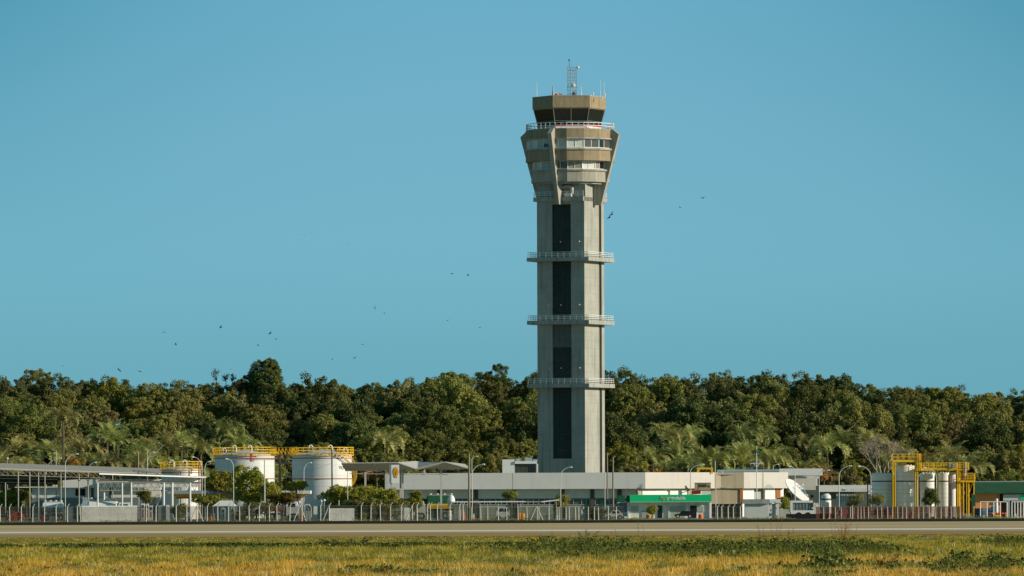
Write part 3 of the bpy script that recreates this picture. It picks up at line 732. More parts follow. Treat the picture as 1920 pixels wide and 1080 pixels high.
# ground floor behind the fascia
Yw = 941.6
b = MB(); bxp(b, 726, 1168, 917.5, 934.5, Yw, 0.3); b.box(XX(726,Yw), XX(1168,Yw), Yw+1.2, Yw+1.5, G, zf0); b.build('upper_wall', mat('pale_grey_green_wall', (0.70,0.72,0.62), 0.85, 0.2, noise=(0.5,0.08), streak=(1.0,0.12)), BL)
b = MB(); bxp(b, 1168, 1198, 917.5, 934.5, Yw+0.4, 0.3); b.build('upper_wall', M_wall, BL)
b = MB()
for x0, x1 in ((1052.5,1058.5),(1107,1114.5),(889,896.5),(963,968),(820,826),(1157.5,1166)): b = MB(); bxp(b, x0, x1, 917.5, 972, Yw-0.25, 0.8, G); b.build('column', M_dark, BL)
for x0, x1, n_ in ((728,818,6),(828,887,6),(898,961,6),(970,1051,8),(1060,1106,3),(1116,1156,3)):
    b = MB(); bxp(b, x0, x1, 934.6, 935.6, Yw-.02, 0.2); 
    for k in range(n_+1):
        xx = x0 + (x1-x0)*k/n_; b.box(XX(xx,Yw)-0.05, XX(xx,Yw)+0.05, Yw+0.0, Yw+0.2, ZZ(946,Yw), ZZ(935.6,Yw))
    bxp(b, x0, x1, 945.5, 946.5, Yw-.02, 0.2)
    w_ = b.build('window', M_wallg, BL)
    bb = MB(); bxp(bb, x0, x1, 935.6, 945.5, Yw+0.12, 0.05); bb.build('glass', M_pane if x0 > 1000 else M_glass, w_)
    bb = MB(); bxp(bb, x0, x1, 946.6, 972, Yw+0.1, 0.1, G); bb.build('lower_panel', mat('greenish_panel', (0.36,0.40,0.33), 0.6, 0.3, noise=(0.6,0.2)), w_)
for q in ((1098.5,1103,938,955),(1126,1132,935,950)): b = MB(); bxp(b, *q, Yw-.1, 0.1); b.build('green_banner', M_dgreen, BL)
# cream wing ground floor
def fac(b, pa, pb, t0, t1, z0, z1, off=0.0, th=0.2):
    A = Vector((*pa,0)); B = Vector((*pb,0)); d = (B-A); n_ = Vector((d.y,-d.x,0)).normalized(); P = A + d*t0 - n_*off; Q = A + d*t1 - n_*off
    strip(b, (P.x,P.y), (Q.x,Q.y), z0, z1, th)
A_, B_ = (X1+.3,940.6), (X2,953)
b = MB(); fac(b, A_, B_, 0.0, 1.0, G, zf0, 1.2); b.build('side_wall', M_wall, BL)
b = MB(); fac(b, A_, B_, 0.0, 0.36, ZZ(929,945), ZZ(919,945), 0.9); fac(b, A_, B_, 0.41, 0.66, ZZ(929,945), ZZ(919,945), 0.9); b.build('white_shutter', M_white, BL)
b = MB(); fac(b, A_, B_, -0.08, -0.02, ZZ(930,945), zf0, 0.8); fac(b, A_, B_, 0.67, 0.80, G, zf0, 0.8); b.build('tan_pier', M_tan, BL)
C_, D_ = (X2,953.6), (X4,954.6)
b = MB(); fac(b, C_, D_, -.1, 0.86, ZZ(946.5,955), zf0, 0.5); b.build('stained_wall', M_tan, BL)
b = MB(); fac(b, C_, D_, -.1, 1.0, G, ZZ(946.5,955), 0.9); b.build('dark_opening', M_black, BL)
E_, F_ = (X4,955.2), (X5,963.4)
for u0, u1 in ((.04,.30),(.55,.78),(.9,.97)): b = MB(); fac(b, E_, F_, u0, u1, G, zf0, 0.6); b.build('white_bay', M_white, BL)
b = MB(); fac(b, C_, D_, 0.88, 0.99, ZZ(946,955), zf0, 0.3); b.build('brown_door_jamb', mat('brown_wood', (0.36,0.14,0.05), 0.8, 0.2), BL); b = MB(); fac(b, E_, F_, 0.79, 0.88, ZZ(936,960), zf0, 0.5); b.build('brown_door_jamb', mat('brown_wood', (0.36,0.14,0.05), 0.8, 0.2), BL)
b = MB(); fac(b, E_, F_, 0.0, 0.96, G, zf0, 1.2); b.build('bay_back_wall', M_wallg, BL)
# semicircular vent cut in the last fascia
b = MB(); c = Vector((*(Vector((X4,954.6,0)).lerp(Vector((X5,963,0)), 0.56).xy), 0)); d = Vector((X5-X4, 8.4, 0)).normalized(); n_ = Vector((d.y,-d.x,0))
vs = [c + d*(1.0*math.cos(math.pi*k/12)) + n_*0.02 + Vector((0,0,zf0+0.02+0.55*math.sin(math.pi*k/12))) for k in range(13)]
b.add(vs, [tuple(range(13))[::-1]]); b.build('arched_vent', M_wallg, BL)
# things fixed on its roof
t = thing('roof_plant_room', 'white box with a dark louvre screen standing on the roof left of the tower', 'plant room', at(975, 962, ZZ(888,962,975)))
b = MB(); bxp(b, 942, 965, 861.5, 887.5, 962, 3); b.build('white_box', M_white, t)
b = MB(); bxp(b, 965.3, 1007, 864.5, 869.5, 961.8, 3.2); bxp(b, 1006, 1009, 869.5, 887.5, 961.8, 0.3); b.build('frame', M_white, t)
b = MB()
bxp(b, 965.3, 1006, 869.6, 887.5, 962.4, 0.1); b.build('screen', mat('dark_louvre', (0.07,0.075,0.06), 0.8, 0.2), t)
b = MB()
for k in range(9): y = 870.5 + k*1.95; bxp(b, 965.5, 1006, y, y+0.45, 962.25, 0.1)
for k in range(17): x = 967 + k*2.4; bxp(b, x, x+0.5, 870, 887.4, 962.2, 0.1)
b.build('louvre', mat('louvre_grey', (0.26,0.26,0.22), 0.7, 0.3), t)
b = MB()
for x0, x1, y0 in ((968,976,860),(984,998,858),(999,1008,861)): bxp(b, x0, x1, y0, 864.4, 963.5, 1.6)
b.build('rooftop_unit', M_lblue, t)
# curved small tree-like wire bracket is left out; blue pipe roof
b = MB(); b.cyl((XX(1344,962,884),962,ZZ(884,962,1400)), (XX(1461,962,884),962,ZZ(883.6,962,1400)), 0.29, None, 14); o = single(b, 'roof_duct', M_lblue, 'blue grey round duct lying along the roof behind the flagpole', 'duct', None, True)
b = MB()
x0, x1 = XX(1307,952,885), XX(1337,952,885); zz0 = zf1-.2; zz1 = ZZ(880,952,1320)
for x in (x0+0.15, x1-0.15): b.box(x-0.12, x+0.12, 952, 952.2, zz0, zz1)
b.box(x0, x1, 952, 952.2, zz1, zz1+0.25); b.bar((x0,952.1,zz0), (x0+.5,952.1,zz1), 0.08); b.bar((x1,952.1,zz0), (x1-.5,952.1,zz1), 0.08)
single(b, 'yellow_gantry', M_yellow, 'low yellow steel frame rising above the cream roof edge', 'frame')
t = thing('wall_sign', 'small weathered tan sign with dark lettering on the cream fascia above the red board', 'sign', at(1318, 948.4, ZZ(918,948,1318)))
d = Vector((X2-X1, 13, 0)).normalized(); n_ = Vector((d.y,-d.x,0)); c = Vector((XX(1318,950.4,912), 950.4, 0)) + n_*0.28
sa = math.degrees(math.atan2(n_.x, -n_.y))
# the board stands square to the runway, hung off the corner
zs0, zs1 = ZZ(919,948,1318), ZZ(906,948,1318)
b = MB(); b.box(XX(1302.5,947), XX(1333,947), 947, 947.2, zs0, zs1); b.build('board', mat('weathered_board', (0.42,0.35,0.21), 0.8, 0.2, noise=(4,0.2)), t)
b = MB(); b.box(XX(1302,947), XX(1333.5,947), 946.95, 947.25, zs1, zs1+0.08); b.box(XX(1302,947), XX(1333.5,947), 946.95, 947.25, zs0-.08, zs0)
b.box(XX(1309.5,947), XX(1310,947), 946.97, 947.0, zs0, zs1); 
for px in (1304,1331): b.box(XX(px,947)-.05, XX(px,947)+.05, 947.25, 951.5, zs0+.2, zs0+.3)
b.build('frame', mat('dark_frame', (0.16,0.12,0.06), 0.8, 0.2), t)
text_mesh('DORSY', 'lettering', mat('dark_lettering', (0.03,0.03,0.015), 0.7, 0.2), t, (XX(1318,947), 946.97, (zs0+zs1)/2+0.12), 0.62, 0, XX(1326,947)-XX(1310.5,947))
text_mesh('II', 'lettering', mat('brown_lettering', (0.22,0.13,0.03), 0.7, 0.2), t, (XX(1329.5,947), 946.97, (zs0+zs1)/2+0.05), 0.5, 0)
b = MB(); bxp(b, 1296.5, 1314, 920, 926.5, 946, 0.12); single(b, 'red_board', M_dred, 'dark red board below the tan sign, above the green station sign', 'sign')
b = MB(); bxp(b, 1315, 1333, 920.5, 927, 946, 0.12); single(b, 'white_board', M_white, 'white board right of the dark red board', 'sign')

# higher block behind with white roof edge
t = thing('rear_block', 'taller white walled block with a deep white roof edge behind the satellite dish', 'building', at(1505, 972))
b = MB(); bxp(b, 1461, 1542.5, 878.5, 891.5, 970, 0.3); bxp(b, 1461, 1536, 893.5, 897, 971, 0.3); b.build('roof_edge', M_white, t)
b = MB(); bxp(b, 1461, 1533, 892, 972, 975, 6, G); b.build('wall', mat('grey_white_wall', (0.72,0.71,0.66), 0.85, 0.2, noise=(0.5,0.06)), t)
b = MB(); bxp(b, 1463, 1541, 880, 882, 970.4, 10); b.build('roof', M_roof, t)
b = MB(); bxp(b, 1528.5, 1532, 894, 909, 970.4, 0.4); bxp(b, 1530, 1534.5, 909, 972, 970.3, 0.5, G); b.build('corner_post', M_white, t)
b = MB(); bxp(b, 1520, 1525, 928, 933, 974.9, 0.1); b.build('window', M_dgreen, t)

# small stone block and plinth walls in front of the cream wing
t = thing('pale_concrete_kiosk', 'pale grey concrete box with a stained flat slab roof in front of the flagpole', 'kiosk', at(1420, 905))
b = MB(); bxp(b, 1397, 1441, 944.5, 973, 905, 3, G); b.build('wall', mat('pale_blue_grey_wall', (0.64,0.67,0.63), 0.85, 0.2, noise=(0.6,0.06)), t)
b = MB(); bxp(b, 1391, 1443.5, 936, 944.4, 904.6, 4); b.build('slab_roof', mat('stained_slab', (0.38,0.39,0.35), 0.9, 0.1, noise=(1.0,0.15), streak=(2,0.5)), t)
t = thing('white_gatepost', 'white pedestal with chipped brown spots right of the concrete kiosk', 'pillar', at(1453, 902))
b = MB(); bxp(b, 1441.5, 1447.5, 943, 973, 902, 0.6, G); bxp(b, 1454.5, 1461, 943, 973, 902, 0.6, G); b.build('pier', M_white, t)
b = MB(); bxp(b, 1444.5, 1463.5, 936, 943, 901.8, 1.2); b.build('cap', M_white, t)
b = MB(); bxp(b, 1447.6, 1454.4, 944, 973, 902.3, 0.2, G); b.build('infill', M_lblue, t)
b = MB()
for x, y in ((1452,941),(1454.5,951),(1445,955),(1456.5,966)): bxp(b, x, x+2, y, y+3, 901.75 if y < 943 else 901.97, 0.05)
b.build('rust_spot', mat('rust_spot', (0.45,0.2,0.05), 0.9, 0.1), t)
b = MB(); bxp(b, 1461.5, 1479, 955, 973, 903, 0.3, G); single(b, 'low_wall', M_wallg, 'low grey wall between the white pedestal and the stacked trailer', 'wall')

# station kiosk under the green sign
t = thing('station_shop', 'single storey glazed shop with ribbed pale front under the long green sign', 'shop', at(1255, 915))
Ys = 913
b = MB(); bxp(b, 1176, 1334, 941.5, 973, Ys+0.35, 6, G); b.build('front_wall', mat('ribbed_pale_wall', (0.86,0.84,0.76), 0.7, 0.3, noise=(2,0.12), streak=(5,0.3)), t)
b = MB(); bxp(b, 1171, 1336, 939.4, 941.4, Ys-0.4, 8); b.build('canopy_slab', M_cream, t)
b = MB()
for x in (1177, 1253, 1330): bxp(b, x, x+2.2, 941.5, 973, Ys+0.1, 0.2, G)
b.build('column', M_white, t)
for x0, x1, y0, m_ in ((1183,1197,949,M_blindg),(1233,1242,948,M_glass),(1271,1285,948,M_blindg),(1294,1306,948,M_black),(1307,1319,949,M_blindg),(1256,1270,950,M_blindg),(1203,1216,958,M_wallg)):
    b = MB(); bxp(b, x0-.6, x1+.6, y0-.6, 973 if y0 != 949 else 960, Ys+.28, 0.08, G if y0 != 949 else None); f_ = b.build('window', M_white, t)
    b = MB(); bxp(b, x0, x1, y0, 972 if y0 != 949 else 959.4, Ys+.24, 0.06, G+.05 if y0 != 949 else None); b.build('glass', m_, f_)
t = thing('station_sign', 'long bright green fascia sign with a tan logo and white lettering over the shop', 'sign', at(1255, Ys))
x0, x1 = XX(1181,Ys-1,934), XX(1334,Ys-1,934); z0, z1 = ZZ(940.5,Ys-1,1255), ZZ(927.5,Ys-1,1255)
b = MB(); b.box(x0, x1, Ys-1, Ys-0.4, z0, z1); b.build('panel', M_green, t)
b = MB(); b.box(x0, x1, Ys-1.03, Ys-0.4, z0-0.1, z0); b.build('bottom_trim', mat('pale_green_trim', (0.35,0.60,0.33), 0.5, 0.3), t)
text_mesh('petrobahia', 'lettering', M_rail, t, (XX(1268,Ys-1,934), Ys-1.03, (z0+z1)/2), 0.66, 0, XX(1285,Ys)-XX(1251.5,Ys), 0.03, 0.022)
b = MB(); b.box(XX(1249.2,Ys-1), XX(1249.6,Ys-1), Ys-1.02, Ys-1, z0+.2, z1-.2)
b.build('divider', M_wall, t)
text_mesh('b', 'logo', M_logo, t, (XX(1240.6,Ys-1,934), Ys-1.03, (z0+z1)/2+.04), 0.74, 0, 0.30, 0.03)
text_mesh('p', 'logo', M_logo, t, (XX(1245,Ys-1,934), Ys-1.03, (z0+z1)/2-.04), 0.74, 0, 0.30, 0.03)
b = MB(); bxp(b, 1158, 1172, 929, 941, 918, 0.8); single(b, 'green_box', M_dgreen, 'square dark green box sign left of the long green sign', 'sign')
b = MB(); bxp(b, 1174.5, 1180.5, 929, 941, 912.4, 0.8); single(b, 'green_box', M_dgreen, 'narrow dark green box touching the left end of the long green sign', 'sign')
t = thing('glass_booth', 'small blue glazed booth left of the station shop', 'booth', at(1167, 917))
b = MB(); bxp(b, 1158, 1177, 941.8, 943, 916, 2); bxp(b, 1158, 1159, 943, 973, 916, 0.2, G); bxp(b, 1175.5, 1177, 943, 973, 916, 0.2, G); bxp(b, 1158, 1177, 960, 973, 916.1, 2, G); b.build('frame', M_white, t)
b = MB(); bxp(b, 1159, 1175.5, 943, 960, 916.2, 0.1); b.build('glass', mat('blue_glass', (0.16,0.24,0.26), 0.2, 0.5), t)

# white blocks with blue frames, right
t = thing('white_hall', 'low white building with a plain roof edge behind the water tanks right of the dish', 'building', at(1585, 965))
b = MB(); bxp(b, 1535, 1632, 909.5, 922, 965, 0.3); b.build('roof_edge', M_white, t)
b = MB(); bxp(b, 1536, 1632, 922, 972, 966, 0.3, G); b.build('back_wall', mat('dark_yard_wall', (0.12,0.13,0.11), 0.8, 0.2, noise=(0.8,0.4)), t)
b = MB(); bxp(b, 1536, 1632, 910, 911, 965.4, 9); b.build('roof', M_roof, t)
for i, (px, r, lb) in enumerate(((1549, 7.5, 'left water tank with blue lid band behind the rust red fence'), )):
    t = thing('water_tank', lb, 'tank', at(px, 925)); c = Vector(at(px, 925)); r = 9.5*925/F; zt_ = ZZ(925.5, 925, px)
    MB().lathe((c.x,c.y,0), [(r,G),(r,zt_-1.0),(r*0.93,zt_-0.3),(r*0.5,zt_)], 20).build('body', M_silo, t, True); MB().lathe((c.x,c.y,0), [(r*1.03, zt_-0.95),(r*1.03,zt_-0.7)], 20).build('band', M_seam, t)
for i in range(4):
    px = 1572 + 9.5*i; t = thing('caged_tank', 'pale tank in a dark blue cage, %s from the left of four behind the netting' % ('first','second','third','fourth')[i], 'tank', at(px, 922), 'caged tanks behind the red fence')
    b = MB(); bxp(b, px-4, px+4, 927, 972, 922.3, 1.0, G); b.build('tank', M_silo, t)
    b = MB()
    for x in (px-4.6, px-0.5, px+3.9): bxp(b, x, x+0.9, 925.5, 972, 922, 0.1, G)
    for y in (925.5, 932, 938.5): bxp(b, px-4.6, px+4.8, y, y+1.0, 921.95, 0.1)
    b.build('cage', M_seam, t)
b = MB()
rr = random.Random(5)
for k in range(15): x = 1578 + k*3.7; bxp(b, x, x+rr.uniform(1.5,3.2), 916+rr.uniform(-1,1), 921, 935, 0.6)
single(b, 'pipe_rack', M_white, 'row of small white fittings on a rack under the white roof edge', 'rack')
b = MB()
for k in range(4): y = 911 + 4*k; bxp(b, 1628 if k % 2 else 1631, 1632 if k % 2 else 1635, y, y+3.4, 919.6, 0.2)
single(b, 'striped_board', M_white, 'white chequered marker board left of the silos', 'sign')
b = MB(); bxp(b, 1626, 1628, 893, 973, 920, 0.3, G); bxp(b, 1628, 1634, 893, 896, 920, 0.3); single(b, 'black_stack_pipe', M_black, 'black elbow pipe standing left of the silos', 'pipe')

# far right green roofed building
t = thing('green_roof_building', 'orange walled shed with a dark green sheet roof at the right edge', 'building', at(1880, 950))
z0, z1 = ZZ(923.5,948,1870), ZZ(903.5,953,1870)
b = MB(); xa, xb = XX(1827,950), XX(1990,950)
b.add([(xa,948,z0),(xb,948,z0),(xb,953.5,z1),(xa,953.5,z1),(xa,959,z0),(xb,959,z0),(xa,948,z0-.15),(xb,948,z0-.15)], [(0,1,2,3),(3,2,5,4),(0,6,7,1),(6,4,5,7)]); b.build('roof', M_groof, t)
b = MB(); b.box(xa, xb, 953.4, 953.7, z1-.02, z1+0.12); b.build('ridge_cap', M_wallg, t)
b = MB(); bxp(b, 1829, 1874.5, 925, 972, 949.2, 8, G); b.build('orange_wall', M_oran2, t)
b = MB(); bxp(b, 1874.6, 1985, 925, 972, 950.5, 7, G); b.build('dark_bay', mat('brown_bay', (0.10,0.055,0.03), 0.9, 0.1), t)
b = MB(); bxp(b, 1881, 1985, 927, 938.5, 948.6, 0.15); sg = b.build('white_panel', mat('pale_panel', (0.62,0.64,0.62), 0.6, 0.3), t)
b = MB(); bxp(b, 1913.5, 1935, 928.3, 936, 948.5, 0.1); b.build('green_notice', M_green, sg)

# ------------------------------------------------------------------ left side
t = thing('office_block', 'low white building with a blue grey base behind the left carport', 'building', at(200, 960))
b = MB(); bxp(b, 60, 300, 914.5, 933, 961, 6); b.build('wall', M_wall, t)
b = MB(); bxp(b, 60, 300, 933, 972, 960.9, 6, G); b.build('base', mat('blue_grey_base', (0.20,0.25,0.25), 0.8, 0.2, noise=(0.6,0.1)), t)
b = MB(); bxp(b, 118, 300, 898.5, 914, 960, 0.3); b.build('fascia', mat('pale_fascia', (0.80,0.78,0.72), 0.8, 0.2, noise=(0.4,0.05)), t)
b = MB(); bxp(b, 28, 117, 912.5, 914.2, 960, 7); bxp(b, 118, 300, 899, 900, 960.4, 8); b.build('roof', M_wall, t)
for x0, x1 in ((141.5,150),(151,160)):
    b = MB(); bxp(b, x0-.6, x1+.6, 916, 930.5, 960.93, 0.1); f_ = b.build('window', M_white, t); b = MB(); bxp(b, x0, x1, 917, 929.6, 960.85, 0.1); b.build('glass', M_black, f_)
b = MB(); bxp(b, 171, 175.5, 914.5, 934, 960.9, 0.15); bxp(b, 205, 208.5, 914.5, 934, 960.9, 0.15); b.build('dark_pilaster', M_dark, t)
b = MB(); bxp(b, 98.5, 108, 896, 912, 957, 0.15); bs = b.build('poster', M_white, t); b = MB(); bxp(b, 99.5, 101.5, 897, 907, 956.9, 0.1); b.build('orange_mark', M_orange, bs)

M_trs = mat('dark_truss_steel', (0.30,0.27,0.20), 0.8, 0.2)
# long carport, its ridge running away to the right
def roof_strip(name, m, par, A, B, w, th=0.12, sl=0.02):
    """sheet from A to B (front edge), going back w metres"""
    A = Vector(A); B = Vector(B); b = MB(); n_ = Vector((0, w, w*sl))
    b.add([A, B, B+n_, A+n_, A-Vector((0,0,th)), B-Vector((0,0,th)), B+n_-Vector((0,0,th)), A+n_-Vector((0,0,th))], [(0,1,2,3),(7,6,5,4),(0,4,5,1),(1,5,6,2),(2,6,7,3),(3,7,4,0)])
    return b.build(name, m, par)
def truss(b, A, B, h, n, w=0.05):
    A = Vector(A); B = Vector(B); dn = Vector((0,0,-h))
    b.bar(A, B, w); b.bar(A+dn, B+dn, w)
    for k in range(n+1):
        p = A.lerp(B, k/n); b.bar(p, p+dn, w*0.8)
        if k < n: q = A.lerp(B, (k+1)/n); b.bar(p, q+dn, w*0.7)
t = thing('carport', 'long grey sheet roofed carport on thin columns at the left edge', 'carport', at(90, 930))
A = Wp(-60, 876.0, 905); B = Wp(322, 888.5, 958)
roof_strip('sheet_roof', M_roof, t, A, B, 9, .12, .085)
b = MB(); truss(b, A + Vector((0,.15,-.2)), A.lerp(B, .66) + Vector((0,.15,-.2)), 0.75, 24, 0.06); b.build('front_truss', M_trs, t)
b = MB(); truss(b, A + Vector((0,7.5,-.3)), B + Vector((0,7.5,-.3)), 0.85, 24, 0.06); b.build('rear_truss', M_trs, t)
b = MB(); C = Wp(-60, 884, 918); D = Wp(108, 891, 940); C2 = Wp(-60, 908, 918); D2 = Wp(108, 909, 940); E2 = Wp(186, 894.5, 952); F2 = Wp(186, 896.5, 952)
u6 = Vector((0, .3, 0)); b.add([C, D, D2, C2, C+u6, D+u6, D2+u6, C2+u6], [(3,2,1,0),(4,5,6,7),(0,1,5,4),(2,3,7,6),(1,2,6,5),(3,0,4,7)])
b.add([D, E2, F2, Wp(108, 901, 940), D+u6, E2+u6, F2+u6, Wp(108, 901, 940)+u6], [(3,2,1,0),(4,5,6,7),(0,1,5,4),(2,3,7,6)]); b.build('shade_backing', mat('underside_shade_brown', (0.05,0.045,0.032), 0.9, 0.1), t)  # upright dark sheet standing in for the shade under the roof
b = MB(); b.bar(Wp(-60,896,917.8), Wp(108,899,939.7), 0.09); b.bar(Wp(-60,903,917.8), Wp(100,906,938.7), 0.07); b.build('gutter', M_lstr, t)
for px, Y, yt in ((10,908,905),(34,915,884),(55.5,915,884),(72,919,886),(84,921,886),(114,925,888),(148,931,889),(165,934,889),(211,940,890)):
    p = Wp(px, yt, Y); MB().cyl((p.x, p.y, G), p, 0.085, None, 8).build('column', M_lstr, t)
for px, Y in ((148,931),(165,934)):
    p = Wp(px, 891, Y); b = MB()
    for s_ in (-1, 1): b.bar((p.x, p.y, p.z-0.9), (p.x+s_*0.75, p.y, p.z-0.1), 0.05)
    b.build('knee_brace', M_dark, t)
t = thing('white_truss_canopy', 'lighter canopy with an open white truss right of the long carport', 'canopy', at(275, 900))
A = Wp(183, 888, 893); B = Wp(372, 893.5, 906)
roof_strip('sheet_roof', M_white, t, Wp(186,887.5,930), Wp(384,894,945), 5, 0.16)
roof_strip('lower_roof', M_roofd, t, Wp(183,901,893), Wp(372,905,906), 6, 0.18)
b = MB(); truss(b, Wp(183,904,893), Wp(240,903,896), 0.001, 1, 0.05)
A2, B2 = Wp(184,905.5,892.5), Wp(371,906,892.5)
n_ = 15
for k in range(n_):
    p = A2.lerp(B2, k/n_); q = A2.lerp(B2, (k+1)/n_); m2 = (p+q)/2 - Vector((0,0,1.05))
    b.bar(p, m2, 0.07); b.bar(q, m2, 0.07); b.bar(p, (p.x,p.y,p.z-1.05), 0.05)
b.bar(A2, B2, 0.10); b.bar(A2-Vector((0,0,1.05)), B2-Vector((0,0,1.05)), 0.11); b.build('open_truss', M_lstr, t)
b = MB(); bxp(b, 250, 371, 907.5, 913.5, 896.5, 0.2); b.build('fascia_board', M_white, t)
for px, Y, r_ in ((183,892.5,.12),(195,899,.14),(229,892.5,.11),(246,892.3,.13),(307,892.4,.14),(323,892.4,.15),(356.5,892.4,.13)):
    p = Wp(px, 905, Y); MB().cyl((p.x,p.y,G), p, r_, None, 10).build('column', M_white, t)

# storage tanks
def storage_tank(px, Y, rpx, ywall, yapex, label, rail_top, pipes=(), lettering=None, ladder=False):
    c = Wp(px, 930, Y); r = rpx*Y/F; zw = ZZ(ywall, Y, px); za = ZZ(yapex, Y, px)
    t = thing('storage_tank', label, 'storage tank', (c.x, Y, G), 'white storage tanks')
    MB().lathe((c.x,Y,0), [(r,G),(r,zw)], 56).build('shell', M_tank, t, True)
    MB().lathe((c.x,Y,0), [(r*1.005,zw),(r*0.99,zw+0.1),(0.05,za)], 56).build('cone_roof', mat('tank_roof_paint', (0.62,0.63,0.60), 0.6, 0.3, noise=(0.7,0.1)), t, True)
    b = MB()
    for z in [G+1.6*k for k in range(1, 8)]:
        if z < zw-0.5: b.lathe((c.x,Y,0), [(r+0.012,z),(r+0.012,z+0.035)], 56)
    b.build('weld_seam', mat('weld_seam', (0.55,0.55,0.52), 0.6, 0.3), t)
    b = MB(); N = max(16, int(r*7)); pts = [(c.x + (r+0.25)*math.cos(2*math.pi*k/N), Y + (r+0.25)*math.sin(2*math.pi*k/N), 0) for k in range(N)]
    railing(pts, zw, rail_top, b, 3, 3, 0.075); b.lathe((c.x,Y,0), [(r+0.02,zw-0.12),(r+0.3,zw-0.1),(r+0.3,zw),(r+0.02,zw)], 40); b.build('guard_rail', M_yellow, t)
    b = MB(); b.lathe((c.x,Y,0), [(r+0.07, ZZ(ywall+6.5,Y,px)),(r+0.14, ZZ(ywall+6.5,Y,px)+.06),(r+0.07, ZZ(ywall+6.5,Y,px)+.13)], 40)
    if ywall < 870: b.lathe((c.x,Y,0), [(r+0.07, ZZ(ywall+45,Y,px)),(r+0.14, ZZ(ywall+45,Y,px)+.06),(r+0.07, ZZ(ywall+45,Y,px)+.13)], 40)
    b.build('cooling_ring', M_rust, t)
    for dx, dy, hh in pipes:
        q = Vector((c.x + dx*r, Y - dy*r, zw + (za-zw)*0.4)); b = MB(); top = ZZ(rail_top_y(ywall), Y, px) if False else zw + hh
        pp = [q, Vector((q.x,q.y,top-.3)), Vector((q.x-.1,q.y,top-.08)), Vector((q.x-.3,q.y,top)), Vector((q.x-.5,q.y,top-.1)), Vector((q.x-.55,q.y,top-.35))]
        b.tube(pp, 0.105, 8); b.build('vent_pipe', M_rail, t)
    if ladder:
        b = MB(); nn = 34
        for k in range(nn):
            a = R(-62 + 105*k/nn); z = zw + 0.3 - (zw-2.5)*k/nn*0.75; rr_ = r + 0.75
            p0 = Vector((c.x + (r+.15)*math.cos(a), Y + (r+.15)*math.sin(a) , z)); p1 = Vector((c.x + rr_*math.cos(a), Y + rr_*math.sin(a), z)); b.bar(p0, p1, 0.09)
            a2 = R(-62 + 105*(k+1)/nn); z2 = zw + 0.3 - (zw-2.5)*(k+1)/nn*0.75
            p2 = Vector((c.x + rr_*math.cos(a2), Y + rr_*math.sin(a2), z2))
            b.bar(p1, p2, 0.08); b.bar(p1+Vector((0,0,.9)), p2+Vector((0,0,.9)), 0.06); b.bar(p1, p1+Vector((0,0,.9)), 0.04)
        b.build('spiral_stair', M_yellow, t)
    return t, c, r, zw
T3, c3, r3, zw3 = storage_tank(604, 958, 56, 853.5, 842, 'largest white storage tank with black lettering and a yellow spiral stair', 1.15, ((-.30,.3,1.5),(.35,.3,1.5),(.85,.1,1.1)), ladder=True)
a = -38; p = Vector((c3.x, 958, 0)) + ndir(47)*(r3+0.03)
text_mesh('TQ-10', 'lettering', M_black, T3, (p.x, p.y, ZZ(877,954,647)), 0.62, 47, 1.75, 0.01)
T2, c2, r2, zw2 = storage_tank(459, 985, 56, 853.5, 843, 'middle white storage tank behind the leafy trees, joined by a yellow bridge', 1.2, ((-.62,.1,1.1),(-.27,.3,1.5),(.25,.3,1.5)))
T1, c1, r1, zw1 = storage_tank(339.5, 950, 36.5, 880.5, 873, 'smallest white storage tank on the left with a yellow rail', 1.2, ((-.35,.2,1.4),(.3,.2,1.4)))
b = MB(); p = Wp(375, 872, 950); b.tube([(p.x,947,G), (p.x,947,p.z)], 0.12, 8); b.tube([(p.x+.0,947.2,ZZ(866,950)), (p.x+0.3,947.2,ZZ(872,950)), (p.x+0.3,947.2,ZZ(880,950))], 0.1, 6); b.build('red_riser_pipe', M_rust, T1)
b = MB(); q = Wp(343, 880, 947); 
for k in range(9): b.bar((q.x, 946.9, q.z-.2-.45*k), (q.x+.35, 946.9, q.z-.2-.45*k), 0.04)
b.bar((q.x,946.9,q.z), (q.x,946.9,1.5), .05); b.bar((q.x+.35,946.9,q.z), (q.x+.35,946.9,1.5), .05); b.build('ladder', M_steel, T1)
t = thing('tank_bridge', 'yellow steel lattice walkway between the middle and the largest white tank', 'walkway', at(530, 965))
b = MB(); A = Wp(508, 839, 966); B = Wp(556, 838.5, 956)
for off in (0, 1.1):
    o_ = Vector((0, off, 0)); truss(b, A+o_, B+o_, 1.1, 7, 0.09)
b.build('lattice', M_yellow, t); b = MB(); b.add([A+Vector((0,0,-1.1)), B+Vector((0,0,-1.1)), B+Vector((0,1.1,-1.1)), A+Vector((0,1.1,-1.1)), A+Vector((0,0,-1.2)), B+Vector((0,0,-1.2)), B+Vector((0,1.1,-1.2)), A+Vector((0,1.1,-1.2))], [(0,1,2,3),(4,7,6,5),(0,4,5,1),(2,6,7,3)]); b.build('deck', M_rust, t)
b = MB()
for px in (524.5,): p = Wp(px, 853, 962); b.cyl((p.x,p.y,G), p, 0.15)
b.build('support_leg', M_rust, t)
b = MB()
for yy in (868.5, 893.5): b.cyl(Wp(516,yy,962), Wp(549,yy,962), 0.10)
for yy, xa_, xb_ in ((861,505,530),(861,430,548)): b.cyl(Wp(xa_,yy,963.5), Wp(xb_,yy,963.5), 0.06)
single(b, 'cross_pipe', M_steel, 'grey pipes running across the gap between the two bigger tanks', 'pipe')
b = MB()
for k in range(4): b.cyl(Wp(465+1.0*k,856+2.7*k,979), Wp(481-k*1.5,856.5+2.7*k,979), 0.055)
b.cyl(Wp(471,851,978.7), Wp(471,866,978.7), 0.13); b.ball(Wp(471,852,978.7), 0.2); single(b, 'red_valve_manifold', M_red, 'red valve and pipe cluster on the front of the middle tank', 'valve')

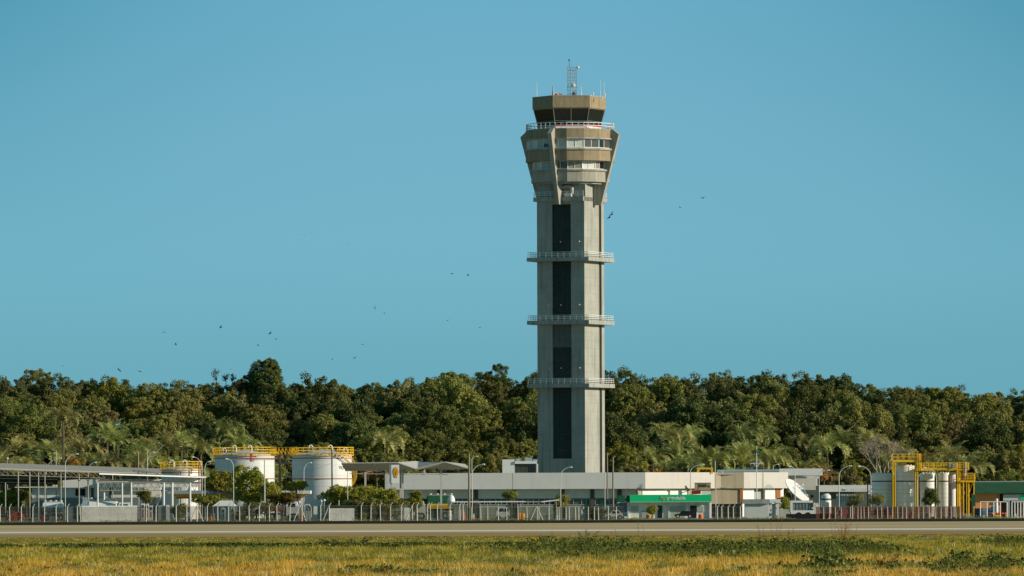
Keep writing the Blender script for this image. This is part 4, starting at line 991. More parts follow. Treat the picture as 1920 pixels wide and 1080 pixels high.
# service station canopies (blue white fascia with yellow soffit)
for x0, x1, Ya, lb in ((314,452,930,'long canopy with a pale blue edge and yellow soffit behind the left trees'),(509,582,932,'canopy with a white edge and bright yellow underside in front of the largest tank')):
    t = thing('station_canopy', lb, 'canopy', at((x0+x1)/2, Ya), 'filling station canopies')
    b = MB(); bxp(b, x0, x1, 920, 926, Ya, 6); b.build('fascia', M_lblue if x0 < 400 else M_white, t)
    z1 = ZZ(926.2,Ya,x0); z0 = ZZ(933.5,Ya,x0); xa, xb = XX(x0+3,Ya,928), XX(x1-3,Ya,928)
    b = MB(); b.add([(xa,Ya+.1,z1),(xb,Ya+.1,z1),(xb-1,Ya+2.2,z0),(xa+1,Ya+2.2,z0),(xa,Ya+5.8,z1),(xb,Ya+5.8,z1)], [(0,3,2,1),(3,4,5,2),(1,2,5),(0,4,3)]); b.build('soffit', M_yel2, t)
    b = MB(); b.box(xa+1.0, xb-1.2, Ya+2.1, Ya+2.4, z0-.12, z0+.06); b.build('red_edge', M_dred, t)
    for px in (x0+14, x1-16): p = at(px, Ya+3); MB().box(p[0]-.2, p[0]+.2, Ya+2.8, Ya+3.2, G, z0).build('column', M_white, t)
    if x0 < 400: b = MB(); bxp(b, 440, 462, 919, 925.8, Ya-.15, 0.1); e = b.build('end_panel', M_white, t); MB().cyl(Wp(460,922,Ya-.2), Wp(460,922,Ya-.05), 0.26, None, 16).build('orange_emblem', M_orange, e)

# shell shaped sign pylon
t = thing('fuel_sign_pylon', 'tall white fuel sign with a yellow and red shell emblem on a slim post', 'sign', at(736, 893))
Yp = 893
b = MB(); b.box(XX(730.8,Yp,890), XX(748.3,Yp,890), Yp, Yp+0.55, ZZ(906,Yp,740), ZZ(871.5,Yp,740)); b.build('sign_box', mat('sign_white', (0.95,0.94,0.90), 0.4, 0.4), t)
b = MB(); b.box(XX(730.2,Yp,890)-.02, XX(734,Yp,890), Yp-.03, Yp+0.6, ZZ(906,Yp,740), ZZ(871,Yp,740)); b.build('side_frame', mat('blue_grey_frame', (0.22,0.30,0.31), 0.5, 0.4), t)
b = MB(); b.box(XX(731.6,Yp,940), XX(735.2,Yp,940), Yp+.1, Yp+0.45, G, ZZ(906,Yp,735)); b.build('post', mat('pylon_post', (0.50,0.55,0.56), 0.5, 0.4), t)
def shell_pts(cx, cz, w, h, y):
    out_ = []
    for k in range(15):
        a = math.pi*(1.12 - 1.24*k/14); s_ = 1.0 + (0.045 if k % 2 else 0)
        out_.append((cx + w*math.cos(a)*s_, y, cz + h*0.16 + h*0.84*math.sin(a)*s_ if math.sin(a) > 0 else cz + h*0.16 + h*.5*math.sin(a)))
    out_ += [(cx + w*0.62, y, cz - h*0.62), (cx + w*0.45, y, cz - h*0.9), (cx - w*0.45, y, cz - h*0.9), (cx - w*0.62, y, cz - h*0.62)]
    return out_
cx, cz = XX(741.8,Yp,886), ZZ(886.5,Yp,742)
def plate(b, pts, th):
    n = len(pts); vs = pts + [(x, y-th, z) for x, y, z in pts]
    b.add(vs, [tuple(range(n, 2*n))] + [(i, (i+1)%n, n+(i+1)%n, n+i) for i in range(n)]); return b
e = plate(MB(), shell_pts(cx, cz, 0.38, 0.76, Yp-.005), 0.03).build('emblem_outline', M_red, t)
plate(MB(), shell_pts(cx, cz+.02, 0.31, 0.66, Yp-.036), 0.02).build('emblem_shell', mat('emblem_yellow', (1.0,0.62,0.02), 0.4, 0.4), e)
b = MB()
for k in range(-3, 4):
    a = k*0.33; b.box(0,0,0,0,0,0) if False else b.bar((cx + math.sin(a)*.10, Yp-.06, cz-.38), (cx + math.sin(a)*.24, Yp-.06, cz+.14+.42*math.cos(a)), 0.010)
b.build('emblem_rib', M_red, e)

# folded roof canopy
t = thing('folded_canopy', 'open canopy with a folded zigzag sheet roof between the fuel sign and the largest tank', 'canopy', at(770, 915))
Yc_ = 912
def q_(px, py, Y): return Wp(px, py, Y)
prof = [(640,867.5,866),(745,866.5,864.5),(780,878.5,864.5),(834,865.5,864.5),(881,878,868)]
b = MB(); rear = 14
fr = [q_(a_[0], a_[1], Yc_) for a_ in prof]; 
bk = [q_(x_, y_, Yc_+rear) for x_, y_ in ((648,882),(745,880),(781,864.3),(832,879),(872,870))]
for i in range(4):
    u = Vector((0,0,-.12))
    b.add([fr[i], fr[i+1], bk[i+1], bk[i], fr[i]+u, fr[i+1]+u, bk[i+1]+u, bk[i]+u], [(0,1,2,3),(7,6,5,4),(0,4,5,1),(2,6,7,3)])
b.build('folded_roof', mat('pale_sheet', (0.60,0.58,0.52), 0.7, 0.3, noise=(0.8,0.1), streak=(3,0.15)), t)
b = MB()
for i in range(4):
    b.bar(fr[i]-Vector((0,-.3,.22)), fr[i+1]-Vector((0,-.3,.22)), 0.09)
for (xa_, ya_, xb_, yb_) in ((693,870,735,886),(693,880,735,890),(752,886,790,879),(800,877,829,889),(805,870,829,882),(829,882,845,872),(676,888,695,884),(655,888,840,890)): b.bar(q_(xa_,ya_,Yc_+1), q_(xb_,yb_,Yc_+1), 0.09)
for k in range(5): b.bar(q_(700+8*k,872+2.8*k,Yc_+1), q_(700+8*k,882+1.6*k,Yc_+1), .06); b.bar(q_(806+5*k,872+2*k,Yc_+1), q_(806+5*k,879+1.7*k,Yc_+1), .06)
b.build('roof_frame', mat('tan_steel', (0.55,0.46,0.33), 0.7, 0.3), t)
for px, yb_, Y, yt in ((685,975,Yc_+1,886),(724.5,975,Yc_+1,884),(755,922,Yc_+2,884),(751,975,Yc_+12,875),(796,888,Yc_+1,874),(827,975,Yc_+1,884)):
    p = q_(px, yt, Y); z0 = G if yb_ > 930 else (G if px == 755 else ZZ(892, Y, px))
    MB().box(p.x-.13, p.x+.13, Y-.13, Y+.13, z0, p.z).build('column', M_cream, t)

# silo group on the right
def silo(px, rpx, Y, yt, label, kind='silo'):
    c = Wp(px, 930, Y); r = rpx*Y/F; zt_ = ZZ(yt, Y, px)
    t = thing('silo', label, 'silo', (c.x, Y, G), 'pale cylindrical silos')
    MB().lathe((c.x,Y,0), [(r,G),(r,zt_-.15),(r*0.9,zt_)], 32).build('shell', M_silo, t, True)
    b = MB(); 
    zz = G + 0.9
    while zz < zt_-1: b.lathe((c.x,Y,0), [(r+.008,zz),(r+.008,zz+.03)], 32); zz += 0.62
    b.build('joint_ring', mat('silo_joint', (0.36,0.42,0.41), 0.6, 0.3), t)
    z = ZZ(903.5, Y, px); MB().lathe((c.x,Y,0), [(r+.03,z),(r+.03,z+.16)], 32).build('dark_band', M_seam, t)
    b = MB(); 
    for dx in (-.6,-.2,.25,.6): b.cyl((c.x+dx*r, Y-.3*r, zt_-.1), (c.x+dx*r, Y-.3*r, zt_+.12), .08)
    b.build('roof_fitting', M_rail, t); return t
silo(1653.5, 18.3, 932, 886.5, 'leftmost wide silo left of the yellow frame')
silo(1697.5, 17.6, 930, 872.5, 'tallest silo standing inside the yellow portal frame')
silo(1739, 14.3, 932, 886.5, 'silo behind the small dark tree under the long yellow platform')
silo(1771, 9.5+2.5, 932, 886.5, 'rightmost silo, beside the slim white column tank')
t = thing('column_tank', 'slim white column tank with a rusty streak beside the rightmost silo', 'tank', at(1786, 928))
c = Wp(1786, 930, 928); MB().lathe((c.x,928,0), [(0.5,G),(0.5,ZZ(887,928,1786)),(0.35,ZZ(885.5,928,1786))], 20).build('shell', M_tank, t, True)
b = MB(); b.cyl(Wp(1779,890,927.5), (XX(1779,927.5,970),927.5,G), 0.09); b.cyl(Wp(1781.5,887,927.4), (XX(1781.5,927.4,970),927.4,G), 0.07); b.build('riser_pipe', M_rust, t)
t = thing('platform_frame', 'yellow steel portal with a railed top platform over the tallest silo', 'platform', at(1697, 928))
Yq = 927.2
def beam(b, x0, x1, yt, yb, Y, dep=0.25, z0=None): return bxp(b, x0, x1, yt, yb, Y, dep, z0)
b = MB(); beam(b, 1673.5, 1719, 862.3, 866.3, Yq, 3.2); b.build('platform_deck', M_yellow, t)
b = MB()
for x in (1673.5, 1677.5, 1716): 
    for dy in (0.05, 2.9): beam(b, x, x+2.2, 866.4, 970, Yq+dy, 0.22, G)
b.build('column', M_yellow, t)
b = MB(); p0, p1 = Wp(1674,862.3,Yq), Wp(1727,862.3,Yq); railing([(p0.x,Yq,0),(p1.x,Yq,0),(p1.x,Yq+3.1,0),(p0.x,Yq+3.1,0)], p0.z, 0.86, b, 0.85, 2, 0.055); b.build('railing', M_yellow, t)
b = MB()
for k in range(11): y = 852 + 2.8*k; beam(b, 1719.5, 1727, y, y+0.8, Yq-.1, 0.5)
for x in (1719.2, 1723, 1726.6): beam(b, x, x+0.9, 851, 883, Yq-.12, 0.1)
b.build('cage_ladder', M_yellow, t)
t = thing('platform_frame', 'long yellow platform on columns over the right hand silos', 'platform', at(1756, 928))
b = MB(); beam(b, 1719.2, 1796, 877.5, 882.5, Yq, 3.0); b.build('platform_deck', M_yellow, t)
b = MB()
for x in (1720, 1757.5): beam(b, x, x+2, 882.6, 970, Yq+.1, 0.22, G)
b.build('column', M_yellow, t)
b = MB(); p0, p1 = Wp(1728,877.5,Yq), Wp(1796,877.5,Yq); railing([(p0.x,Yq,0),(p1.x,Yq,0),(p1.x,Yq+2.9,0),(p0.x,Yq+2.9,0)], p0.z, 0.76, b, 0.5, 2, 0.05)
for x in (1733,1741,1748,1751,1764): beam(b, x, x+1.2, 868.5, 877, Yq-.02, 0.1)
b.build('railing', M_yellow, t)
b = MB(); beam(b, 1779.5, 1792.5, 867.5, 876.5, Yq-.15, 0.1); b.build('mesh_panel', mat('grey_mesh_panel', (0.45,0.43,0.33), 0.7, 0.3), t)
t = thing('stair_tower', 'yellow stair tower with stacked landings at the right end of the silos', 'stair tower', at(1806, 926))
b = MB(); p0, p1 = Wp(1794,880,Yq-1), Wp(1817,880,Yq-1)
for zy in (880, 902): 
    pass
b.box(p0.x, p1.x, Yq-1, Yq+1.6, p0.z-.12, p0.z); q0, q1 = Wp(1811,901,Yq-1), Wp(1828.5,901,Yq-1); b.box(q0.x, q1.x, Yq-1, Yq+1.6, q0.z-.25, q0.z); s0 = Wp(1801,901,Yq-1); b.box(s0.x, s0.x+.6, Yq-1.2, Yq+1, s0.z-.25, s0.z); b.build('landing', M_yellow, t)
b = MB(); railing([(p0.x,Yq-1,0),(p1.x,Yq-1,0),(p1.x,Yq+1.6,0),(p0.x,Yq+1.6,0)], p0.z, 0.98, b, 0.6, 3, 0.055); railing([(q0.x,Yq-1,0),(q1.x,Yq-1,0),(q1.x,Yq+1.6,0),(q0.x,Yq+1.6,0)], q0.z, 1.05, b, 0.45, 3, 0.055); b.build('railing', M_yellow, t)
b = MB()
for x, w_, yt, Yd in ((1794.5,2,881,-1),(1797.5,3,881,-.8),(1801,1.2,881,.4),(1805.5,2.2,881,-.9),(1812,1.4,902,-.9),(1815.5,2.4,902,.8),(1825.5,2,902,-.9)): beam(b, x, x+w_, yt, 970, Yq+Yd, 0.2, G)
b.build('column', M_yellow, t)
b = MB(); 
for (xa_,ya_,xb_,yb_) in ((1797,902,1809,881),(1809,924,1797,902),(1797,946,1809,924),(1815,930,1825,902),(1815,930,1826,945)): b.bar(Wp(xa_,ya_,Yq-.7), Wp(xb_,yb_,Yq-.7), 0.12)
b.build('diagonal_stair', M_yellow, t)
b = MB()
for k in range(7): beam(b, 1809.5, 1812.5, 868+k*3.5, 870.5+k*3.5, Yq-1.1, 0.2)
b.build('white_equipment', M_white, t)
# ------------------------------------------------------------------ poles and lamps
def lamp(px, ybase, ytop, hx, hy, Y, label, yarm=None, r=0.055, m=M_lampm, z0=None):
    """bent arm lamp: pole from ybase to about ytop, arm curving to the head at (hx, hy)"""
    p = Wp(px, 960, Y); x0 = XX(px, Y, ytop); zb_ = G if z0 is None else z0
    t = thing('lamp_post', label, 'street lamp', (p.x, Y, zb_), 'bent arm lamp posts')
    zt_ = ZZ(ytop, Y, px); h = Wp(hx, hy, Y); b = MB(); za = zt_ - (h.z - zt_)*0.0
    pts = [Vector((p.x, Y, zb_)), Vector((p.x, Y, zb_ + (zt_-zb_)*0.5)), Vector((p.x, Y, zt_))]
    for k in range(1, 7):
        s_ = k/6; a = s_*math.pi/2; pts.append(Vector((p.x + (h.x-p.x)*(1-math.cos(a))*0.98, Y, zt_ + (h.z-zt_)*math.sin(a))))
    b.tube(pts[:3], r*1.25, 8, r); b.tube(pts[2:], r, 8, r*0.8); b.build('pole', m, t, True)
    sg = 1 if hx > px else -1; b = MB()
    b.lathe(h + Vector((sg*0.18, 0, 0)), [(0.02,-.07),(0.13,-.05),(0.16,0.0),(0.10,0.08),(0.02,.10)], 10)
    b.cyl(h - Vector((sg*.1,0,-.02)), h + Vector((sg*0.32,0,.04)), 0.075, 0.10, 8); b.build('lamp_head', M_rail, t, True)
    return t
lamp(87, 978, 884, 112, 859.5, 952, 'lamp post behind the carport, first from the left with its arm to the right')
lamp(122.5, 978, 872, 143, 851.5, 886, 'lamp post rising in front of the carport roof near the left edge')
lamp(165.5, 978, 884, 177, 867.5, 956, 'short looking lamp post showing just above the carport roof')
lamp(277, 978, 868, 287, 848.5, 1010, 'thin lamp post far behind the end of the carport')
lamp(379, 978, 880, 364, 857.5, 915, 'left half of the pair of lamps beside the smallest tank, arm to the left', r=0.05)
lamp(384.3, 978, 880, 391, 866, 913, 'right half of the pair of lamps beside the smallest tank, arm to the right', r=0.05)
lamp(438, 978, 878, 427, 861, 886, 'lamp post in front of the left trees with its arm to the left')
lamp(570, 930, 884, 581, 868, 945, 'pale lamp post in front of the left side of the largest tank')
lamp(885.5, 978, 889, 905, 871, 884, 'lamp post beside the tall timber pole left of the tower')
lamp(1051.3, 978, 893, 1069, 876.5, 882, 'lamp post in front of the tower base')
lamp(1295, 978, 884, 1317, 871.5, 935, 'lamp post rising behind the green station sign')
lamp(1342, 978, 893, 1352, 886, 890, 'thin curved pole in front of the stained part of the fascia')
lamp(1491, 960, 890, 1483, 875, 915, 'lamp post in front of the satellite dish')
lamp(1536, 970, 890, 1552, 882, 910, 'lamp post at the corner of the rear block')
lamp(1573.5, 978, 894, 1593, 874, 888, 'lamp post between the dish and the silos with its arm to the right')
lamp(1633.3, 978, 894, 1613, 874.5, 888, 'lamp post at the left edge of the silos with its arm to the left')
lamp(1720.3, 978, 902, 1729, 888, 890, 'curved pole in front of the yellow portal column')
lamp(1756, 978, 895, 1736, 877.5, 889, 'lamp post behind the small dark tree at the silos')
lamp(885, 900, 862, 893, 856, 1020, 'small distant lamp above the folded canopy end')
lamp(1450, 890, 874, 1457, 871, 985, 'small lamp head above the blue grey duct', z0=ZZ(888,985,1450))
def pole(px, ytop, Y, label, r=0.09, m=M_pole, ybase=None, cat='pole', lean=0.0):
    p = Wp(px, ytop, Y); b_ = XX(px, Y, 970)
    b = MB().tube([(p.x, Y, G if ybase is None else ZZ(ybase, Y, px)), (p.x+lean*.5, Y, p.z*0.5), (p.x+lean, Y, p.z)], r, 8, r*0.8)
    return single(b, 'utility_pole', m, label, cat, 'upright poles', True)
pole(879.3, 851, 883, 'tall timber pole left of the tower base', 0.16)
pole(1138.5, 849, 898, 'taller of the two timber poles just right of the tower', 0.11, ybase=936)
pole(1149.3, 857, 890, 'shorter and more weathered timber pole right of the tower', 0.13)
pole(1134, 886, 888, 'thin grey pole touching the two timber poles right of the tower', 0.06, M_lampm)
pole(105, 844, 954, 'thin white pole crossing the first lamp arm above the carport', 0.09, M_lstr)
pole(259.5, 847, 958, 'left of two thin pale poles above the end of the carport', 0.09, M_lstr)
pole(276, 843, 956, 'right of two thin pale poles above the end of the carport', 0.09, M_lstr)
pole(496, 860, 887, 'slim grey pole in front of the leafy trees between the tanks', 0.10, M_lampm)
pole(622.3, 843, 925, 'dark slim pole crossing the largest white tank', 0.12, M_dark)
pole(651.5, 882, 886, 'slim grey pole rising out of the round bush', 0.06, M_lampm)
pole(1340.7, 864, 960, 'short white pole above the cream roof edge', 0.12, M_lstr)
pole(1430.5, 886, 906, 'thin dark pole right of the flagpole', 0.06, M_pole)
pole(635.5, 938, 884, 'short white topped post in the round bush', 0.06, M_rail)
b = MB(); b.tube([Wp(273,880,1040), Wp(290,850,1040), Wp(305,836,1040)], 0.05); single(b, 'stay_wire', M_lstr, 'slanting pale stay wire above the smallest tank', 'wire')
# overhead wires across the tanks
b = MB()
for (xa,ya,xb,yb) in ((418,861,622,862),(622,868,560,884),(622,860,690,845)):
    pts = [Wp(xa + (xb-xa)*k/8, ya + (yb-ya)*k/8 + 3*math.sin(math.pi*k/8), 924.5) for k in range(9)]; b.tube(pts, 0.018, 4)
single(b, 'overhead_wire', M_dark, 'thin sagging wires tied to the dark pole by the largest tank', 'wire')
# flagpole
t = thing('flagpole', 'white flagpole with a cross yard and small flags in front of the cream wing', 'flagpole', at(1419, 935))
p = Wp(1418.6, 836, 935); MB().cyl((p.x,935,ZZ(936,935,1419)), (p.x,935,p.z), 0.07, 0.045, 8).build('mast', M_rail, t)
b = MB(); b.bar(Wp(1407,868.5,935), Wp(1431.5,868.5,935), .10); b.bar(Wp(1413,869,935), Wp(1418.6,876,935), .08); b.bar(Wp(1424,869,935), Wp(1418.6,876,935), .08); b.bar(Wp(1407,868.5,935), Wp(1407,872,935), .06); b.bar(Wp(1431.5,868.5,935), Wp(1431.5,872,935), .06); b.build('yard', M_rail, t)
def flag(pts, m, name='flag'):
    b = MB(); n = len(pts); vs = [Wp(x,y,934.8) for x,y in pts]; vs2 = [v + Vector((0,.04,0)) for v in vs]
    b.add(vs+vs2, [tuple(range(n)), tuple(range(n,2*n))[::-1]] + [(i,n+i,n+(i+1)%n,(i+1)%n) for i in range(n)]); return b.build(name, m, t)
f_ = flag([(1420,839),(1427,841.5),(1433,847),(1432,850.5),(1425,846),(1420,841.5)], mat('flag_green', (0.06,0.25,0.05), 0.8, 0.1))
f_['label'] = 'green flag with a yellow middle'
b = MB(); vs = [Wp(x,y,934.7) for x,y in ((1421.5,841),(1426,841.8),(1429.5,846),(1425,845))]; b.add(vs, [(0,1,2,3),(3,2,1,0)]); b.build('yellow_lozenge', M_yel2, f_)
flag([(1409,872),(1411,873),(1412,880),(1410,878.5)], mat('flag_blue', (0.10,0.12,0.40), 0.8, 0.1)); flag([(1430,871),(1434,876),(1435,880),(1431,877)], mat('flag_red', (0.40,0.12,0.12), 0.8, 0.1))

# satellite dish: seen obliquely, rim from (1474,899) to (1516,938)
t = thing('satellite_dish', 'huge white satellite dish tilted on its mount in front of the rear block', 'satellite dish', at(1500, 928))
Yd = 930
c = Wp(1495.3, 919, Yd); e1 = (Wp(1516.5,938.5,Yd) - Wp(1474.5,899,Yd)); Rr = e1.length/2; e1.normalize()
perp = Vector((-e1.z, 0, e1.x)); perp = perp if perp.z > 0 else -perp         # in the picture plane, pointing up right
nrm = (perp*0.93 + Vector((0,-0.37,0))*1.0).normalized(); e2 = nrm.cross(e1).normalized()
b = MB(); vs = []; fs = []; NR, NS = 8, 40
for i in range(NR+1):
    r = Rr*i/NR
    for k in range(NS):
        a = 2*math.pi*k/NS; vs.append(c + e1*(r*math.cos(a)) + e2*(r*math.sin(a)) - nrm*(0.14*(1-(i/NR)**2)))
for i in range(NR):
    for k in range(NS): fs.append((i*NS+k, i*NS+(k+1)%NS, (i+1)*NS+(k+1)%NS, (i+1)*NS+k))
n0 = len(vs); vs2 = [v - nrm*0.10 for v in vs]
b.add(vs+vs2, fs + [tuple(n0+i for i in f)[::-1] for f in fs] + [(NR*NS+k, NR*NS+(k+1)%NS, n0+NR*NS+(k+1)%NS, n0+NR*NS+k) for k in range(NS)])
b.build('reflector', M_white, t, True)
b = MB(); fp = c + nrm*1.25; 
for a in (0.6, 2.7, 4.7): b.bar(c + e1*(Rr*.75*math.cos(a)) + e2*(Rr*.75*math.sin(a)), fp, 0.035)
b.cyl(fp, fp - nrm*0.35, 0.13, 0.09, 10); b.build('feed_arm', M_white, t)
b = MB(); bk_ = c - nrm*0.5; base = Vector((XX(1491,Yd,940), Yd+.6, ZZ(944,Yd,1491)))
for s_ in (-.55, 0, .55): b.bar(bk_ + e1*s_*1.6, base + Vector((s_*.8,0,0)), 0.16)
b.cyl((base.x,base.y,G), base, 0.35, None, 12); b.build('mount', M_lstr, t)
t = thing('stacked_trailer', 'white framed trailer loaded with grey sheeting below the satellite dish', 'trailer', at(1505, 898))
Yt = 898
b = MB(); bxp(b, 1482, 1524, 938.5, 942.5, Yt, 2.4); bxp(b, 1482, 1486.5, 942.5, 965, Yt, 2.4); bxp(b, 1482, 1527, 957, 964.5, Yt-.05, 2.5)
p, q = Wp(1526,943,Yt), Wp(1540,962,Yt); b.bar(p, q, .2); b.bar(Wp(1522,952,Yt), Wp(1537,958,Yt), .16); b.bar(Wp(1527,948,Yt), Wp(1536,948,Yt), .15); b.build('frame', M_white, t)
b = MB(); pts = []
for k in range(19): bxp(b, 1487+2*k, 1488.8+2*k, 943+0.8*math.sin(k*2.1), 956.8, Yt+.1+.05*(k%3), 2.0)
b.build('sheeting', mat('grey_blue_sheeting', (0.20,0.26,0.25), 0.6, 0.3, noise=(2,0.3)), t)
b = MB(); bxp(b, 1481.6, 1483.2, 960, 963.5, Yt-.1, 0.05); b.build('tail_light', M_red, t)
for px in (1498, 1515): b = MB(); q = Wp(px, 966, Yt); b.cyl((q.x,Yt-.1,G+.42), (q.x,Yt+.3,G+.42), .42, None, 16); b.build('wheel', M_tyre, t)
b = MB(); bxp(b, 1475, 1568, 963.5, 972.6, 872, 1.6, G); single(b, 'black_barrier', M_black, 'long low black block at the runway edge below the satellite dish', 'barrier')

# ------------------------------------------------------------------ vehicles
def wheel(par, x, y, r, w_=0.25, side=-1):
    t_ = MB().cyl((x, y, G+r), (x, y+w_, G+r), r, None, 18).build('wheel', M_tyre, par)
    MB().cyl((x, y-.012, G+r), (x, y+.05, G+r), r*0.55, None, 12).build('rim', M_steel, t_)
def tanker(x0, x1, Y, label, m_low, m_up, cab=None, cabm=None, ztop=3.2):
    xa, xb = XX(x0,Y), XX(x1,Y); L_ = xb-xa; t = thing('tanker_truck', label, 'tanker truck', ((xa+xb)/2, Y+1, G))
    zc = (ztop + G + 1.1)/2 + .05; rz = (ztop - 1.2 - G)/2; b = MB(); vs = []; fs = []; NS = 20
    cl = 1.9 if cab else 0
    xe = xb - cl if cab == 'r' else xb; xs_ = xa + cl if cab == 'l' else xa
    for u_, s_ in ((xs_,0.8),(xs_+.2,1),(xe-.2,1),(xe,0.8)):
        for k in range(NS): a = 2*math.pi*k/NS; vs.append((u_, Y+1.2 + 1.2*math.cos(a)*s_, zc + rz*math.sin(a)*s_))
    for i in range(3):
        for k in range(NS): fs.append((i*NS+k, i*NS+(k+1)%NS, (i+1)*NS+(k+1)%NS, (i+1)*NS+k))
    fs += [tuple(range(NS)), tuple(range(3*NS,4*NS))[::-1]]; b.add(vs, fs); b.build('tank', m_up, t, True)
    b = MB(); b.box(xs_+.1, xe-.1, Y-.02, Y+.1, zc-rz*.75, zc-rz*.1); b.build('side_stripe', m_low, t)
    b = MB(); b.box(xs_+.3, xe-.3, Y+.9, Y+1.5, zc+rz-.02, zc+rz+.12)
    for k in range(4): q = xs_ + (xe-xs_)*(k+.5)/4; b.cyl((q,Y+1.2,zc+rz), (q,Y+1.2,zc+rz+.28), .26, None, 12)
    b.build('manhole', M_steel, t)
    b = MB(); b.box(xa+.1, xb-.1, Y+.4, Y+2.0, G+.75, G+1.05); b.build('chassis', M_black, t)
    if cab:
        c0, c1 = (xb-cl+.15, xb) if cab == 'r' else (xa, xa+cl-.15)
        b = MB(); b.prism([(c0,Y),(c1,Y),(c1,Y+2.3),(c0,Y+2.3)], G+.55, G+1.7); b.prism([(c0,Y+.03),(c1-.0,Y+.03),(c1,Y+2.27),(c0,Y+2.27)], G+1.7, G+2.6, [(c0,Y+.12),(c1-.25,Y+.12),(c1-.25,Y+2.2),(c0,Y+2.2)]); cb = b.build('cab', cabm or M_white, t)
        b = MB(); b.box(c0+.3, c1-.45, Y-.01+.05, Y+.1, G+1.75, G+2.35); b.build('side_window', M_glass, cb)
    for fx in (.12,.2,.78,.86): wheel(t, xa + L_*fx, Y, .48)
    return t
tanker(164, 246, 893, 'white and yellow tanker truck behind the mottled white panel', M_yel2, M_white, 'r', M_white)
tanker(775, 852, 918, 'green and yellow tanker truck parked under the long grey fascia', M_yel2, M_dgreen, 'l', M_white, 3.75)
tanker(497, 560, 905, 'blue grey tanker truck with a red stripe behind the fence posts', mat('faded_red', (0.42,0.08,0.05), 0.6, 0.3), M_lblue, 'r', M_white, 2.9)
tanker(78, 118, 905, 'short white tanker truck behind the fence under the carport', M_wallg, M_white, None, None, 3.0)
tanker(152, 172, 912, 'blue grey tanker partly hidden left of the white and yellow one', M_dred, M_lblue, None, None, 3.35)
def car(x0, x1, Y, label, m, van=False, h=1.45, name='parked_car', cat='car', flip=False):
    xa, xb = XX(x0,Y), XX(x1,Y); L_ = xb-xa; W_ = 1.75; t = thing(name, label, cat, ((xa+xb)/2, Y+.9, G)); f = h/1.45
    if van: pf = [(0,.35),(0,.95*f),(.06,1.05*f),(.16,1.40*f),(.22,1.45*f),(.98,1.45*f),(1,1.0*f),(1,.35)]
    else: pf = [(0,.35),(0,.70*f),(.05,.80*f),(.26,.90*f),(.38,1.38*f),(.46,1.45*f),(.72,1.45*f),(.80,1.38*f),(.93,.98*f),(1,.9*f),(1,.35)]
    if flip: pf = [(1-a_, z) for a_, z in pf][::-1]
    n = len(pf); b = MB(); vs = []
    for y, ins in ((Y,0),(Y+W_,0)):
        for a_, z in pf: yy = y + (0.12 if y == Y else -.12)*max(0, (z/f-.9))/.5; vs.append((xa+L_*a_, yy, G+z))
    b.add(vs, [tuple(range(n))[::-1], tuple(range(n,2*n))] + [(i,(i+1)%n,n+(i+1)%n,n+i) for i in range(n)]); bd = b.build('body', m, t)
    gl = ((.20,.55),(.58,.92)) if van else ((.34,.56),(.58,.82)); b = MB()
    for a0, a1 in gl:
        if flip: a0, a1 = 1-a1, 1-a0
        b.add([(xa+L_*(a0-.0),Y-.0+.015,G+.95*f),(xa+L_*a1,Y+.015,G+.95*f),(xa+L_*(a1-.03),Y+.085,G+1.32*f),(xa+L_*(a0+.05),Y+.085,G+1.32*f)], [(0,1,2,3)])
    b.build('side_window', M_glass, bd)
    for fx in (.17,.82): wheel(t, xa+L_*fx, Y-.01, .31, .2)
    b = MB(); b.box(xa-.01, xa+.03, Y+.1, Y+.4, G+.6, G+.75); b.box(xb-.03, xb+.01, Y+.1, Y+.4, G+.6, G+.75); b.build('lamp_cluster', M_red, bd)
    return t
car(1136, 1168, 885, 'white car with a blue tinted front left of the station shop', M_white, flip=False, h=1.25)
car(931, 956, 884, 'small white pickup with an open frame cab left of the orange barrels', M_white, True, 1.75, 'parked_pickup', 'pickup')
car(1265, 1300, 902, 'dark car parked in front of the station shop', M_black, False, 1.1)
car(330, 356, 890, 'pale hatchback behind the left fence', mat('pale_silver', (0.45,0.47,0.47), 0.4, 0.5), False, 1.4)
car(12, 44, 885, 'red and white small car behind the fence at the left edge', M_red, False, 1.35)
car(1568, 1590, 884, 'small pale van with a round rear window at the red fence', M_wallg, True, 1.15, 'parked_van', 'van')
car(1636, 1662, 886, 'dark green and orange small vehicle below the leftmost silo', mat('bottle_green', (0.02,0.06,0.05), 0.5, 0.4), True, 1.2, 'parked_van', 'van')
# small works truck with orange frame, left
t = thing('works_truck', 'small works truck with an orange base and a blue grey cab behind the fence', 'truck', at(450, 890))
b = MB(); bxp(b, 443, 457, 946.5, 960, 890, 1.8); b.build('cab', M_lblue, t)
b = MB(); bxp(b, 447.5, 452.5, 949, 957, 889.95, 0.1); b.build('window', M_glass, t)
b = MB(); bxp(b, 441, 459, 960, 966, 889.8, 2.0); bxp(b, 441, 446, 966, 973, 889.9, 1.8); bxp(b, 455.5, 459.5, 966, 974, 889.9, 1.8); b.build('base', mat('orange_brown_paint', (0.60,0.22,0.03), 0.6, 0.3), t)
for px in (448, 455): q = Wp(px, 966, 889.7); MB().cyl((q.x,889.6,G+.4), (q.x,889.9,G+.4), .4, None, 16).build('wheel', M_tyre, t)
